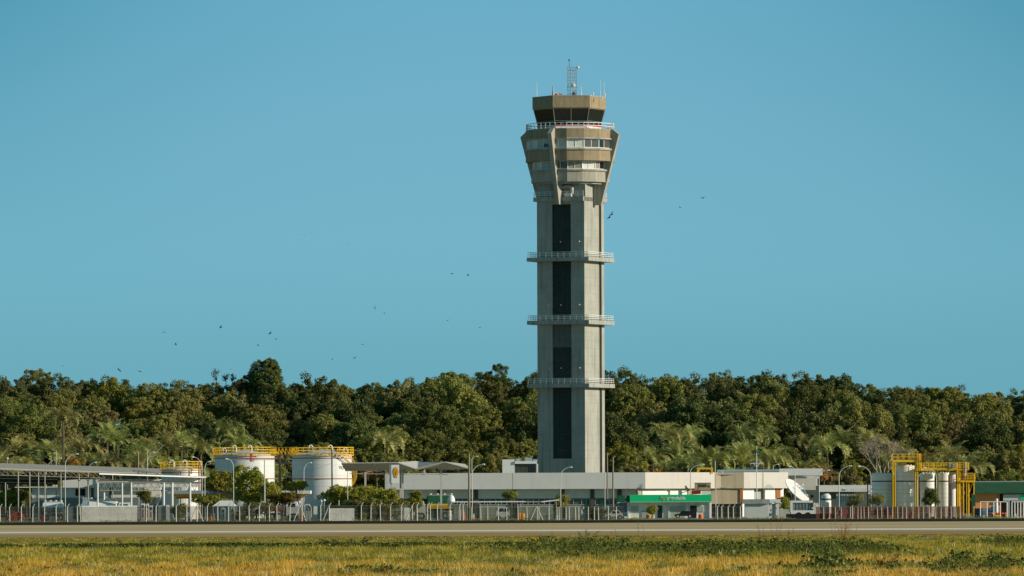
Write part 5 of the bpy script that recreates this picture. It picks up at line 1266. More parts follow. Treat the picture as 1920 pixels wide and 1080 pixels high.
# vehicle with the white frame and orange body at far right
t = thing('orange_loader', 'orange and yellow low loader with a row of red lamps at the right', 'loader', at(1872, 884))
b = MB(); bxp(b, 1857, 1887, 965.5, 971.5, 884, 2.0, G+.15); b.build('body', M_yel2, t)
b = MB()
for k in range(6): q = Wp(1859.5+5*k, 963, 884.3); b.ball(q, .2, .8)
bxp(b, 1858, 1886, 963.5, 965.4, 884.2, 1.5); b.build('red_lamp_row', mat('orange_red', (0.75,0.12,0.02), 0.5, 0.3), t)
for px in (1862, 1882): q = Wp(px, 970, 884); MB().cyl((q.x,883.9,G+.25), (q.x,884.2,G+.25), .25, None, 14).build('wheel', M_tyre, t)

# ------------------------------------------------------------------ small yard things
def barrel(px, ytop, Y, r, m, label, group=None, name='barrel', cat='barrel'):
    c = Wp(px, 960, Y); z = ZZ(ytop, Y, px); b = MB(); b.lathe((c.x,Y,0), [(r,G),(r*1.05,G+.03),(r,G+(z-G)*.33),(r*1.05,G+(z-G)*.35),(r,G+(z-G)*.37),(r*1.05,G+(z-G)*.66),(r,G+(z-G)*.69),(r,z-.02),(r*.9,z)], 16)
    return single(b, name, m, label, cat, group, True)
barrel(973, 961, 880, .30, M_orange, 'orange drum, left of the pair right of the white pickup', 'orange drums')
barrel(980, 962, 881, .32, M_yel2, 'yellow orange drum, right of the pair right of the white pickup', 'orange drums')
barrel(1314, 964.5, 900, .33, M_orange, 'bright orange drum at the right end of the station shop')
barrel(1217, 965, 899, .42, mat('tan_orange', (0.62,0.30,0.12), 0.6, 0.3), 'tan orange planter tub in front of the station shop', None, 'planter_tub', 'planter')
barrel(1838, 953, 883, .82, M_blue, 'large dark blue water tank right of the stair tower', None, 'water_tank', 'tank')
barrel(690, 968, 881, .30, mat('teal_plastic', (0.05,0.28,0.24), 0.5, 0.4), 'small teal drum behind the fence left of the fuel sign')
barrel(886, 964, 878, .27, M_cream, 'cream drum at the foot of the tall timber pole')
barrel(842, 957, 886, .34, M_white, 'white upright cylinder behind the fence below the green tanker')
barrel(1868.5, 935, 892, .22, M_white, 'tall slim white gas cylinder in the white pipe frame', None, 'gas_cylinder', 'cylinder')
barrel(1740, 962, 884, .35, M_cream, 'cream drum under the small dark tree by the silos')
barrel(1706, 965, 884, .2, M_red, 'small red drum below the tallest silo')
for k, (px, y0, lb) in enumerate(((1857,952,'left dark blue crate stack in the white pipe frame'),(1863.5,949,'right dark blue crate stack in the white pipe frame'))):
    b = MB(); bxp(b, px-4, px+2, y0, 972, 893, 1.0, G); 
    for yy in (957, 963, 969): bxp(b, px-4.3, px+2.3, yy, yy+.8, 892.9, 1.2)
    single(b, 'crate_stack', mat('blue_crate', (0.05,0.12,0.22), 0.6, 0.3), lb, 'crates')
def cone(px, ytop, Y, label, r=.28):
    c = Wp(px, 960, Y); z = ZZ(ytop, Y, px); b = MB(); b.box(c.x-r,c.x+r,Y-r,Y+r,G,G+.05); b.lathe((c.x,Y,0), [(r*.8,G+.05),(r*.25,z)], 14); return single(b, 'traffic_cone', M_orange, label, 'traffic cone', 'orange traffic cones')
cone(564, 963, 877, 'orange cone between the braces of the fence post left of the bush'); cone(868.5, 957, 879, 'tall orange cone left of the timber pole', .4); cone(395.5, 966, 878, 'small red orange cone behind the left fence')
def slabwall(x0, x1, yt, Y, label, m=M_panel, th=0.15, name='wall_panel', n=1):
    b = MB()
    for k in range(n):      # bays turned a little towards the sun to make the wall brighter
        xa, xb = XX(x0+(x1-x0)*k/n, Y), XX(x0+(x1-x0)*(k+1)/n-(.25 if k < n-1 else 0), Y); tn = math.tan(R(14)) if m is M_panel else 0
        ya, yb = Y + (xa-XX(x0,Y))*tn, Y + (xb-XX(x0,Y))*tn
        b.prism([(xa,ya),(xb,yb),(xb,yb+th),(xa,ya+th)], G, ZZ(yt,Y,(x0+x1)/2))
    return single(b, name, m, label, 'wall panel', 'pale panels along the fence')
slabwall(153.5, 256, 948.3, 872, 'long mottled white panel in the fence line at the left', n=3)
slabwall(296.5, 311, 947.5, 873, 'blue grey cabinet panel in the left fence line', mat('blue_grey_panel', (0.33,0.38,0.38), 0.8, 0.2)); slabwall(311.3, 318, 947, 872.8, 'narrow white panel edge beside the blue grey cabinet', M_white)
slabwall(616, 664, 953, 872, 'shorter mottled white panel in the fence line under the round bush', n=2)
slabwall(588, 595, 949, 873, 'slim pale slab standing left of the shorter white panel')
slabwall(1087, 1101, 965, 876, 'cream concrete block behind the fence below the tower', M_cream, 0.8)
slabwall(758, 768, 952, 879, 'pale slab behind the fence right of the fuel sign')
t = thing('statue', 'small cream bust like block standing on the cream concrete block', 'statue', Wp(1092,965,876.3))
b = MB(); q = Wp(1093,955,876.4); b.lathe(q, [(.02,-.02),(.15,.05),(.17,.2),(.12,.33),(.02,.4)], 12); b.lathe(Wp(1090,964.5,876.4), [(.38,-.02),(.36,.1),(.2,.3),(.12,.5),(.1,.7)], 12); b.build('figure', M_cream, t, True)
b = MB(); bxp(b, 1823, 1829, 927, 949, 905, 1.2); p = Wp(1826,949,905)
single(b, 'green_hopper', M_dgreen, 'small green hopper above the dark blue water tank', 'hopper')
# white gazebo / tent and pumps
t = thing('white_gazebo', 'white pitched tent roof on posts behind the left fence', 'tent', at(420, 896))
q = [Wp(398,949,896), Wp(441,950,896)]; zr_ = ZZ(938.5,896,420); b = MB(); a0, a1, zz = q[0], q[1], q[0].z
b.add([(a0.x,896,zz),(a1.x,896,zz),(a1.x,900,zz),(a0.x,900,zz),(a0.x+1.0,898,zr_),(a1.x-.6,898,zr_)], [(0,1,5,4),(1,2,5),(2,3,4,5),(3,0,4),(3,2,1,0)]); b.build('roof', M_white, t)
for x, y in ((a0.x+.1,896.1),(a1.x-.1,896.1),(a0.x+.1,899.9),(a1.x-.1,899.9)): MB().cyl((x,y,G), (x,y,zz), .06).build('post', M_lstr, t)
def pump(px, ytop, Y, label):
    t = thing('fuel_pump', label, 'fuel pump', at(px, Y), 'fuel pumps'); b = MB(); bxp(b, px-3, px+3, ytop, 973, Y, .6, G); b.build('housing', M_white, t); b = MB(); bxp(b, px-1.8, px+1.8, ytop+3, ytop+8, Y-.03, .04); b.build('display', M_glass, t); b = MB(); bxp(b, px-.7, px+1.2, ytop+11, 970, Y-.03, .04); b.build('red_panel', M_red, t)
pump(419, 952, 887, 'taller white fuel pump with a red panel under the white tent'); pump(436, 952, 886, 'white fuel pump at the right end of the white tent')
pump(276, 945, 889, 'white fuel pump between the mottled panel and the blue grey cabinet'); pump(268, 944, 890, 'grey white fuel pump right beside the mottled panel'); pump(283, 948, 888, 'fuel pump with yellow hoses left of the blue grey cabinet')
# low walkway roof in front of the long building
t = thing('walkway_roof', 'long thin white walkway roof on slim posts in front of the grey fascia', 'walkway', at(950, 898))
b = MB(); A = Wp(846,940.5,898); B = Wp(985,940,898); roof_strip('roof_sheet', M_white, t, A, B, 2.4, .12)
roof_strip('grey_roof_sheet', M_roof, t, B, Wp(1016,940,898), 2.4, .16); roof_strip('raised_end_sheet', M_white, t, Wp(1015,940.3,897.6), Wp(1049,936.6,897.6), 2.4, .14)
for px in (863,876,901,914,934,970,976,1007,1012,1030,1043): p = at(px, 898.2); MB().cyl(p, (p[0],p[1],ZZ(940.5,898,px)), .05).build('post', M_lstr, t)
t = thing('round_white_machine', 'white rounded machine on a stand behind the fence right of the green tanker', 'machine', at(847, 900))
q = Wp(846,940,900); b = MB(); b.lathe((q.x,900,q.z), [(.15,-.75),(.45,-.6),(.55,-.1),(.5,.4),(.3,.8),(.1,.9)], 14); b.build('drum', M_white, t, True)
b = MB(); 
for dx in (-.4,.4): b.cyl((q.x+dx,900,G), (q.x+dx*.6,900,q.z-.5), .06)
b.build('leg', M_lstr, t)
t = thing('white_tripod_rack', 'white pipe frame rack behind the fence below the round bush left side', 'rack', at(575, 884))
b = MB(); b.tube([at(571,884), Wp(571,947,884), Wp(579,946,884), Wp(583,951,884), at(584,884)], .07); b.tube([Wp(571,950,884.2), Wp(577,952,884.2), at(578.5,884.2)], .06); b.build('pipe', M_white, t)
b = MB(); bxp(b, 571, 584, 958, 973, 884.8, .8, G); b.build('box', mat('pale_box', (0.55,0.56,0.55), 0.6, 0.3), t)
# round white blossoms / lamps near the bush handled as tiny globe lamps
for i, (px, py, lb) in enumerate(((602.5,939.5,'white globe lamp at the left foot of the round bush'),(608,938,'second smaller white globe lamp by the round bush'),(561,941.5,'white globe lamp above the braced fence post'),(757,941,'white globe lamp right of the fuel sign'),(14,859.5,'white globe lamp high in the trees at the left edge'))):
    Y = 884 if px > 100 else 1046; q = Wp(px, py, Y); t = thing('globe_lamp', lb, 'lamp', (q.x, Y, G), 'white globe lamps'); MB().ball(q, .18).build('globe', M_rail, t, True); MB().cyl((q.x,Y,G), q, .035).build('post', M_lampm, t)

# crouching clutter behind the fence: pallets of sacks, boxes
rr = random.Random(9)
for i, (px, w_, yt, m_, lb) in enumerate(((705,6,957,M_cream,'stack of cream sacks left of the fuel sign'),(697,4,961,M_white,'small white box between cream sacks and teal drum'),(722,4,951,M_red,'red upright box left of the fuel sign'),(727,5,956,M_white,'white crate just left of the fuel sign post'),(741,6,955,M_cream,'cream crate just right of the fuel sign post'),(765,7,966,mat('pinkish_block',(0.62,0.45,0.33),0.8,0.2),'pinkish block at the fence right of the fuel sign'),(678,5,962,M_cream,'cream sack pile right of the shorter mottled panel'),(862,5,955,M_white,'white box left of the tall orange cone'),(1045,6,966,M_cream,'pale rubble block at the foot of the lamp in front of the tower'),(1109,6,970,M_white,'low white box right of the cream concrete block'),(1670,7,966,M_oran2,'orange box right of the green vehicle at the silos'),(1605,8,969,M_red,'red box lying at the red fence'),(1584,5,957,M_red,'small red box above the pale van'),(1808,5,966,M_white,'white box at the foot of the stair tower'),(1893,10,963,M_dark,'dark skip at the right edge with a white can before it'),(1904,4,964,M_white,'white can in front of the dark skip'),(24,5,958,M_dred,'dark red box on the small car at the left edge'),(79,3,966,M_red,'red box behind the fence under the white tanker'),(1173,5,969,M_white,'white cartoon free box right of the white car'))):
    Y = 880 - 0.3*(i % 3); b = MB(); bxp(b, px-w_/2, px+w_/2, yt, 974, Y, .7, G)
    x0, x1 = XX(px-w_/2,Y), XX(px+w_/2,Y); z1 = ZZ(yt,Y,px)
    b.box(x0+.03, x1-.03, Y+.03, Y+.67, z1, z1+.05); b.box(x0-.02, x1+.02, Y-.02, Y+.72, (G+z1)/2, (G+z1)/2+.05)
    single(b, 'box', m_, lb.replace('white cartoon free box','white box'), 'box')

# ------------------------------------------------------------------ fences
Yfn = 868.0
def fence(name, label, x0, x1, ytop, posts, m_mesh, m_post, tall=0.42, bent=True, braces=()):
    t = thing(name, label, 'fence', at((x0+x1)/2, Yfn)); zt_ = ZZ(ytop, Yfn, (x0+x1)/2)
    b = MB(); b.box(XX(x0,Yfn), XX(x1,Yfn), Yfn+.08, Yfn+.085, G, zt_); b.build('wire_mesh', m_mesh, t)
    rr = random.Random(int(x0)+5)
    for px in posts:
        x = XX(px, Yfn); jl = rr.uniform(-.04,.04); pts = [(x,Yfn,G-.05), (x+jl,Yfn,zt_)]
        if bent: pts.append((x+jl+0.28, Yfn-.05, zt_+tall))
        MB().tube(pts, 0.085*rr.uniform(.85,1.15), 6, 0.06).build('post', m_post, t)
    for px, s_ in braces:
        x = XX(px, Yfn); MB().tube([(x+s_*.85,Yfn,G), (x,Yfn,zt_+.1)], .065, 6).build('brace', m_post, t)
    b = MB()
    for zz in (zt_, (zt_+G)/2): b.bar((XX(x0,Yfn),Yfn+.06,zz), (XX(x1,Yfn),Yfn+.06,zz), .02)
    b.build('tension_wire', M_steel, t); return t
pl = [-200,-180,-160,-140,-120,-100,-80,-60,-40,-20,0,18,40,61,83,105,126,145,151,274,292,330,350,369,388,408,428,449,467,486,505,519,543,566,601,617,677,695,713,732,752,773,782,801,807,820,843,862,868]
fence('chain_link_fence', 'grey chain link fence with bent topped concrete posts along the runway on the left', -205, 875, 949.5, pl, M_mesh, M_post, braces=((369,-1),(369,1),(562,-1),(562,1),(617,-1),(773,-1)))
pm = [884,901,914,934,950,971,988,1007,1010,1029,1044,1048,1061,1067,1079,1085,1103,1114,1122,1140,1155]
fence('chain_link_fence', 'grey chain link fence with straight posts in front of the tower', 876, 1170, 950.5, pm, M_mesh, M_post, bent=False, braces=((1006,-1),(1006,1)))
pr = [1345,1353,1365,1375,1388]
fence('chain_link_fence', 'short stretch of chain link fence before the dark opening left of the concrete kiosk', 1336, 1392, 950, pr, M_mesh, M_post, .3)
p2_ = [1544,1555,1566,1577,1594,1598,1608,1614,1620,1628,1645,1653,1664,1673,1683,1692,1699,1711,1722,1731,1742,1753,1764,1773,1783,1792,1800]
fence('red_netting_fence', 'rust red netting fence on pale posts in front of the caged tanks and silos', 1530, 1806, 950, p2_, M_meshr, mat('pinkish_post', (0.58,0.42,0.32), 0.9, 0.1), bent=False)
t = thing('pipe_gate', 'white pipe frame gate in front of the orange wall', 'gate', at(1875, 878))
b = MB()
for x0, x1 in ((1838,1888),(1897,1990)):
    b.cyl(Wp(x0,941,878), Wp(x1,941,878), .07)
    k = x0
    while k <= x1: b.cyl(at(k,878), Wp(k,941,878), .075); k += 12.5 if x0 < 1890 else 5.5
b.build('pipe', M_white, t); b = MB(); bxp(b, 1889.5, 1893.5, 938, 972, 878, .3, G); b.build('grey_pillar', M_wallg, t)

# ------------------------------------------------------------------ trees inside the compound
def yard_tree(px, ytop, ybot, rpx, Y, seed, label, m=L_near, leaf=0.15, lobes=None, name='broadleaf_tree', trunk=True, dens=1.0):
    base = Vector(at(px, Y)); zt_ = ZZ(ytop, Y, px); zb_ = ZZ(ybot, Y, px); r = rpx*Y/F; hz = (zt_-zb_)/2*1.12
    t = thing(name, label, 'tree' if name != 'bush' else 'bush', base)
    rl = random.Random(seed*7); L_ = [((0,0,-hz*.1),(r*.62,r*.55,hz*.75))]
    for k in range(9):
        a = k*2.4+seed; q = rl.uniform(.35,.78); L_.append(((math.cos(a)*r*q, math.sin(a)*r*.5*q, rl.uniform(-.75,.62)*hz*(1.15-q*.5)), (r*rl.uniform(.2,.38), r*rl.uniform(.2,.35), hz*rl.uniform(.2,.36))))
    area = r*hz*4; npf = int(max(9, area*6.0*dens))
    me = crown_mesh('crown', seed, None, npf, 62, 0.46, leaf, m, L_, under=-0.9)
    c = bpy.data.objects.new('crown', me); COL.objects.link(c); c.parent = t; c.location = (0, 0, (zt_+zb_)/2 - G)
    if trunk:
        b = MB(); h = (zb_+zt_)/2 - G; b.tube([base, base+Vector((.1,0,h*.5)), base+Vector((0,0,h))], .14, 7, .08)
        for k in range(5): a = k*1.3+seed; b.tube([base+Vector((0,0,h*.6)), base+Vector((math.cos(a)*r*.6, math.sin(a)*r*.5, h*(.9+.1*(k%2))))], .06, 5, .03)
        b.build('trunk', L_bark, t)
    return t
yard_tree(410, 874, 925, 30, 925, 21, 'leafy tree with glossy leaves left of the two between the tanks', dens=1.2)
yard_tree(473, 866, 952, 46, 920, 22, 'larger leafy tree between the middle and the largest tank', dens=1.1)
yard_tree(505, 900, 948, 26, 915, 43, 'leafy lower crown joining the two trees to the flat spreading crown', dens=1.1)
yard_tree(440, 890, 930, 22, 930, 44, 'smaller tree filling the gap between the two leafy trees', L_mid)
yard_tree(556, 902, 921, 26, 922, 23, 'flat spreading branch crown before the left side of the largest tank')
yard_tree(530, 924, 946, 36, 900, 24, 'low orange tinged hedge under the white edged canopy', mat('leaf_orange_green', (0.20,0.13,0.02), 0.6, 0.25, transl=0.25, rnd=1.0), name='bush')
yard_tree(395, 928, 950, 36, 900, 25, 'low green hedge under the pale blue canopy edge', name='bush')
yard_tree(680, 904, 958, 78, 890, 26, 'big rounded glossy bush in front of the folded canopy and largest tank', name='bush', dens=0.9)
yard_tree(640, 912, 950, 40, 892, 36, 'darker bush at the left of the big rounded bush', L_near, name='bush')
yard_tree(725, 912, 962, 36, 888, 46, 'right hand shoulder of bushes behind the fuel sign post', L_near, name='bush')
yard_tree(652, 916, 966, 34, 894, 47, 'shaded low bush below the left part of the big rounded bush', L_mid, name='bush')
yard_tree(690, 930, 974, 70, 880, 48, 'low dark hedge at the foot of the big rounded bush', L_mid, name='bush', dens=.8)
yard_tree(480, 938, 973, 40, 884, 49, 'low dark shrubs behind the fence under the two leafy trees', L_mid, .12, name='bush', dens=.7)
yard_tree(779, 918, 960, 17, 884, 27, 'slender young tree right of the fuel sign', L_near, 0.12, dens=.7)
yard_tree(958, 920, 938, 13, 905, 28, 'small dark tree above the walkway roof', L_mid, .12)
yard_tree(1052, 928, 955, 15, 902, 29, 'small arching tree in front of the tower base', L_mid, .12)
yard_tree(272, 920, 940, 14, 900, 30, 'small thin tree under the white truss', L_mid, .12, dens=.28)
yard_tree(1744, 914, 952, 15, 885, 31, 'small dark tree in front of the silos', L_dark, .13)
yard_tree(1471, 934, 955, 9, 906, 32, 'small bush with pale flowers behind the white pedestal', L_yel, .12, name='bush')
yard_tree(1646, 928, 946, 14, 884, 33, 'sparse twiggy shrub in front of the leftmost silo', L_oliv, .09, dens=.08)
yard_tree(1603, 925, 950, 14, 886, 34, 'sparse shrub behind the red netting fence', L_oliv, .09, dens=.13)
yard_tree(1222, 950, 966, 6, 897, 35, 'small plant growing out of the tan orange tub', L_near, .1, name='bush')
yard_tree(18, 910, 960, 34, 965, 37, 'yellow green shrubs seen under the left carport', L_yel, .16, name='bush')
yard_tree(335, 942, 972, 16, 880, 38, 'low shrub behind the fence under the white truss', L_mid, .12, name='bush')
yard_tree(1120, 955, 974, 20, 876, 39, 'low dark green hedge behind the fence right of the cream block', L_dark, .12, name='bush')
yard_tree(1475, 905, 960, 10, 972, 40, 'dark foliage behind the satellite dish', L_dark, .14)
b_ = place_tree('palm1', (XX(575,905), 905, G-3.2), 0.55, .4, 'small palm beside the yellow canopy underside', None, 'palm_tree', 'palm tree')
b_ = place_tree('palm2', (XX(50,975), 975, G-1.4), 0.8, 1.4, 'yellow green palm seen under the left carport', None, 'palm_tree', 'palm tree')
for px in (1205, 1250, 1290): pass
# litter of low plants along the fence foot (nobody could count it)
rg = np.random.default_rng(77); n = 9000
xs_ = rg.uniform(-80, 78, n); msk = (np.sin(xs_*0.9)+np.sin(xs_*0.37+2)+rg.normal(size=n)*.5) > -0.2; xs_ = xs_[msk]
P = np.stack([xs_, rg.uniform(860.5, 880, len(xs_)), G + np.abs(rg.normal(size=len(xs_)))*0.14], 1); V, Fq = leaf_quads(P, unit(rg.normal(size=P.shape)+np.array([.3,-.6,.6])), rg.uniform(.05,.13,len(P)), rg)
o = bpy.data.objects.new('fence_foot_weeds', np_mesh('fence_foot_weeds', V, Fq, L_mid)); COL.objects.link(o); tag(o, 'low scruffy weeds growing along the foot of the fence', 'weeds', kind='stuff')

# ------------------------------------------------------------------ grass field
def fbm(x, y, seed, octs=5):
    """cheap smooth value noise"""
    rg = np.random.default_rng(seed); out_ = np.zeros_like(x); amp = 1; tot = 0
    for o_ in range(octs):
        gr = rg.random((64, 64)); xi = np.floor(x).astype(int); yi = np.floor(y).astype(int); fx = x-xi; fy = y-yi; fx = fx*fx*(3-2*fx); fy = fy*fy*(3-2*fy)
        a = gr[xi%64, yi%64]; b = gr[(xi+1)%64, yi%64]; c = gr[xi%64, (yi+1)%64]; d = gr[(xi+1)%64, (yi+1)%64]
        out_ += amp*((a*(1-fx)+b*fx)*(1-fy) + (c*(1-fx)+d*fx)*fy); tot += amp; amp *= .55; x = x*2.03+7.1; y = y*2.03+3.3
    return out_/tot
def vcol_mat(name, transl=.25):
    m = bpy.data.materials.new(name); m.use_nodes = True; n = m.node_tree; L = n.links; p = n.nodes['Principled BSDF']; a = n.nodes.new('ShaderNodeAttribute'); a.attribute_name = 'tint'
    L.new(a.outputs['Color'], p.inputs['Base Color']); p.inputs['Roughness'].default_value = .8; p.inputs['Specular IOR Level'].default_value = .03
    tr = n.nodes.new('ShaderNodeBsdfTranslucent'); mx = n.nodes.new('ShaderNodeMixShader'); mx.inputs[0].default_value = transl
    L.new(a.outputs['Color'], tr.inputs['Color']); L.new(p.outputs[0], mx.inputs[1]); L.new(tr.outputs[0], mx.inputs[2]); L.new(mx.outputs[0], n.nodes['Material Output'].inputs['Surface']); return m
M_gr = vcol_mat('grass_blades', .3)
zf_np = lambda y: np.interp(y, [0,310,790,850], [0,0,-1.27,0])
def weedy(px, Yw_):
    """where the taller dark weeds stand, by bearing and distance"""
    e = lambda cx, cy, rx, ry: np.exp(-(((px-cx)/rx)**2 + ((Yw_-cy)/ry)**2))
    nz = .30 + 1.5*np.clip(fbm(px*.03, Yw_*.11, 55, 4)-.40, 0, .4)*3.6
    return 1.25*nz*(e(1070,505,120,45) + e(1240,470,150,42)*1.1 + e(1500,480,110,40) + e(1600,455,80,30) + .8*e(1900,560,60,40) + .7*e(1300,455,220,18) + .6*e(1840,335,150,14) + .22*e(700,318,90,12) + .4*e(1560,330,130,16))
def grass(n, y0, y1, seed, hmin, hmax, nb, wd):
    rg = np.random.default_rng(seed)
    u = rg.random(n); Y = 1/(1/y0 + (1/y1-1/y0)*u); px = rg.uniform(-480, 2400, n); X = (px-HX)*Y/F
    n1 = fbm(X*.22+50, Y*.045+9, 1); n2 = np.clip((fbm(X*.8+11, Y*.13+5, 2)-.5)*1.9+.5, 0, 1); n3 = fbm(X*.12+80, Y*.03+40, 3, 3)
    wz = weedy(px, Y)
    dry = np.clip((n1-.36)*4.0 + (n2-.5)*1.2, 0, 1); near = np.clip((420-Y)/90, 0, 1); dry = np.clip(dry*(.55+.75*near) + .15*near, 0, 1)*(1-np.clip(wz*1.3,0,1)); far = np.clip((Y-560)/60, 0, 1)
    green = np.array([.27,.25,.045]); gold = np.array([.74,.42,.06]); oliv = np.array([.46,.36,.055]); straw = np.array([.80,.62,.30]); dk = np.array([.06,.07,.015])
    c = green + (oliv-green)*np.clip(dry*2,0,1)[:,None]; c = c + (gold-c)*np.clip(dry*2-1,0,1)[:,None]
    c = c*(1-far[:,None]) + oliv*.85*far[:,None]*(.8+.5*n2[:,None])
    st = (rg.random(n) < .05+.10*near)*(wz < .3); c[st] = straw; c = c*(1-np.clip(wz,0,1)*.5)[:,None] + dk*(np.clip(wz,0,1)*.5)[:,None]
    c *= (rg.uniform(.65, 1.35, n)*(.72+.56*n2))[:,None]  # low clumps darker: shading of the gaps put into the blade colour
    bare = (fbm(X*.35+4, Y*.05+77, 6, 3) > .66) & (Y < 400); keep = ~bare | (rg.random(n) < .25)
    h = (rg.uniform(hmin, hmax, n)*(.35+1.3*n2))*(1-.55*far); h *= (1+np.clip(wz,0,1)*.9)
    X, Y, c, h = X[keep], Y[keep], c[keep], h[keep]; n = len(X); Z = zf_np(Y)
    V = np.zeros((n, nb, 3, 3)); sp = .16
    for k in range(nb):
        bx = X + rg.normal(size=n)*sp; by = Y + rg.normal(size=n)*sp; ln = rg.normal(size=n)*.35; lh = h*rg.uniform(.55,1.1,n); a = rg.uniform(-.9,.9,n); w_ = wd*rg.uniform(.6,1.3,n)
        V[:,k,0] = np.stack([bx-w_*np.cos(a), by-w_*np.sin(a), Z-.02], 1); V[:,k,1] = np.stack([bx+w_*np.cos(a), by+w_*np.sin(a), Z-.02], 1); V[:,k,2] = np.stack([bx+ln*lh, by+rg.normal(size=n)*.2*lh, Z+lh], 1)
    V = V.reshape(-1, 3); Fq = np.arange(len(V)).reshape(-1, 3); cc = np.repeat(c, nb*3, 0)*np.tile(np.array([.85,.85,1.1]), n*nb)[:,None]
    return V, Fq, np.concatenate([cc, np.ones((len(cc),1))], 1)
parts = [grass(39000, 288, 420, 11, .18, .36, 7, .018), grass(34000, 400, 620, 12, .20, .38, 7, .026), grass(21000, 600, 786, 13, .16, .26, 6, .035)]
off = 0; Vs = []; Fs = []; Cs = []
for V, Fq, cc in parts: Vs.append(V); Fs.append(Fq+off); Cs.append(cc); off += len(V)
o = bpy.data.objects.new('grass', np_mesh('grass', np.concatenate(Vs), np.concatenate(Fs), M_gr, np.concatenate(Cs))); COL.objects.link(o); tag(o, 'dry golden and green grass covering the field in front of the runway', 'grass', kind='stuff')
# leafy ground weeds (broad leaves)
rg = np.random.default_rng(5); n = 34000
u = rg.random(n); Y = 1/(1/300 + (1/640-1/300)*u); px = rg.uniform(-100, 2020, n); wz = weedy(px, Y); X = (px-HX)*Y/F
line = np.exp(-((Y-548-12*fbm(X*.08+3, X*0+2, 8, 2))/9)**2)*(fbm(X*.3, Y*0+5, 9, 3) > .45)*(px < 1000)  # row of dark weeds standing in for the shadow under a low ridge
line2 = np.exp(-((Y-575)/8)**2)*(px > 1500)*(fbm(X*.3, Y*0+5, 19, 3) > .42)
keep = rg.random(n) < np.clip(wz*1.0 + line*.8 + line2*.6 + .012, 0, 1)*(.35+fbm(X*.6, Y*.12, 21)); X, Y, px, wz = X[keep], Y[keep], px[keep], wz[keep]; n = len(X)
n2_ = 7000; xb = rg.uniform(-52, 4, n2_); yb = 548 + 4*fbm(xb*.08+3, xb*0+2, 8, 2) + rg.normal(size=n2_)*3.2; kb = rg.random(n2_) < np.clip((fbm(xb*.22+9, xb*0+5, 29, 3)-.30)*3, .1, 1)  # more dark weeds along the same row, thickening the ridge shadow
X = np.concatenate([X, xb[kb]]); Y = np.concatenate([Y, yb[kb]]); px = HX + X*F/Y; wz = np.concatenate([wz, np.full(int(kb.sum()), .32)]); n = len(X)
k = 7; Xl = np.repeat(X,k)+rg.normal(size=n*k)*.22; Yl = np.repeat(Y,k)+rg.normal(size=n*k)*.22; hh = np.repeat(.16+.62*np.clip(wz,0,1)*(.4+fbm(X*.5,Y*.1,31)),k)*rg.uniform(.3,1.25,n*k)
P = np.stack([Xl, Yl, zf_np(Yl)+hh], 1); V, Fq = leaf_quads(P, unit(rg.normal(size=P.shape)*.8+np.array([.3,-.2,.9])), rg.uniform(.06,.15,n*k), rg, .55)
cl = np.array([.070,.088,.022])*(rg.uniform(.4,1.9,n*k)*np.repeat(rg.uniform(.6,1.5,n),k)*np.where(rg.random(n*k)<.12,2.6,1))[:,None]; cl = np.repeat(np.concatenate([cl, np.ones((n*k,1))],1), 4, 0)
o = bpy.data.objects.new('broadleaf_weeds', np_mesh('broadleaf_weeds', V, Fq, M_gr, cl)); COL.objects.link(o); tag(o, 'dark leafy weeds in patches through the field, and a row standing in for ridge shade', 'weeds', kind='stuff')
# tall stalks standing out of the field
M_stk = mat('dry_stalk', (0.36,0.17,0.05), 0.8, 0.1); M_stkg = mat('green_stalk', (0.16,0.15,0.04), 0.8, 0.1)
def stalks(px, ybase, ytop, n, spread, label, m, leafy=0.0, lm=None):
    Y = 470.0
    for _ in range(6): Y = F*(CAMH - float(zf_np(Y)))/(ybase + 0.004*(px-960) - HY)
    base = Vector((XX(px,Y,ybase), Y, float(zf_np(Y)))); H_ = (ybase-ytop)*Y/F; r_ = random.Random(int(px)); t = thing('tall_weed', label, 'weed', base, 'tall weeds rising above the grass')
    b = MB(); rgl = np.random.default_rng(int(px)); P = []
    for k in range(n):
        dx = r_.uniform(-spread, spread)*.5; tp_ = base + Vector((dx*2.2+r_.uniform(-.1,.1), r_.uniform(-.3,.3), H_*r_.uniform(.6,1))); b0 = base + Vector((dx*.6, r_.uniform(-.2,.2), -.02))
        mid = (b0+tp_)/2 + Vector((r_.uniform(-.06,.06),0,0)); b.tube([b0, mid, tp_], .016, 4, .010)
        for j in range(4): s_ = .45+.14*j; q = b0.lerp(tp_, s_); b.tube([q, q+Vector((r_.uniform(-.16,.16), 0, r_.uniform(.05,.18)))], .009, 4)
        for s_ in np.linspace(.3, 1, 9): P += [np.array(b0.lerp(tp_, float(s_))) + rgl.normal(size=3)*.06 for _ in range(int(1+leafy*7))]
    b.build('stem', m, t); P = np.array(P) - np.array(base); V, Fq = leaf_quads(P, unit(rgl.normal(size=P.shape)), rgl.uniform(.02,.05,len(P))*(1+leafy*.3), rgl, .5)
    c = bpy.data.objects.new('foliage', np_mesh('foliage', V, Fq, lm or m)); COL.objects.link(c); c.parent = t
Lstk = mat('dry_leaf', (0.45,0.20,0.04), 0.8, 0.1, transl=.3, rnd=.6)
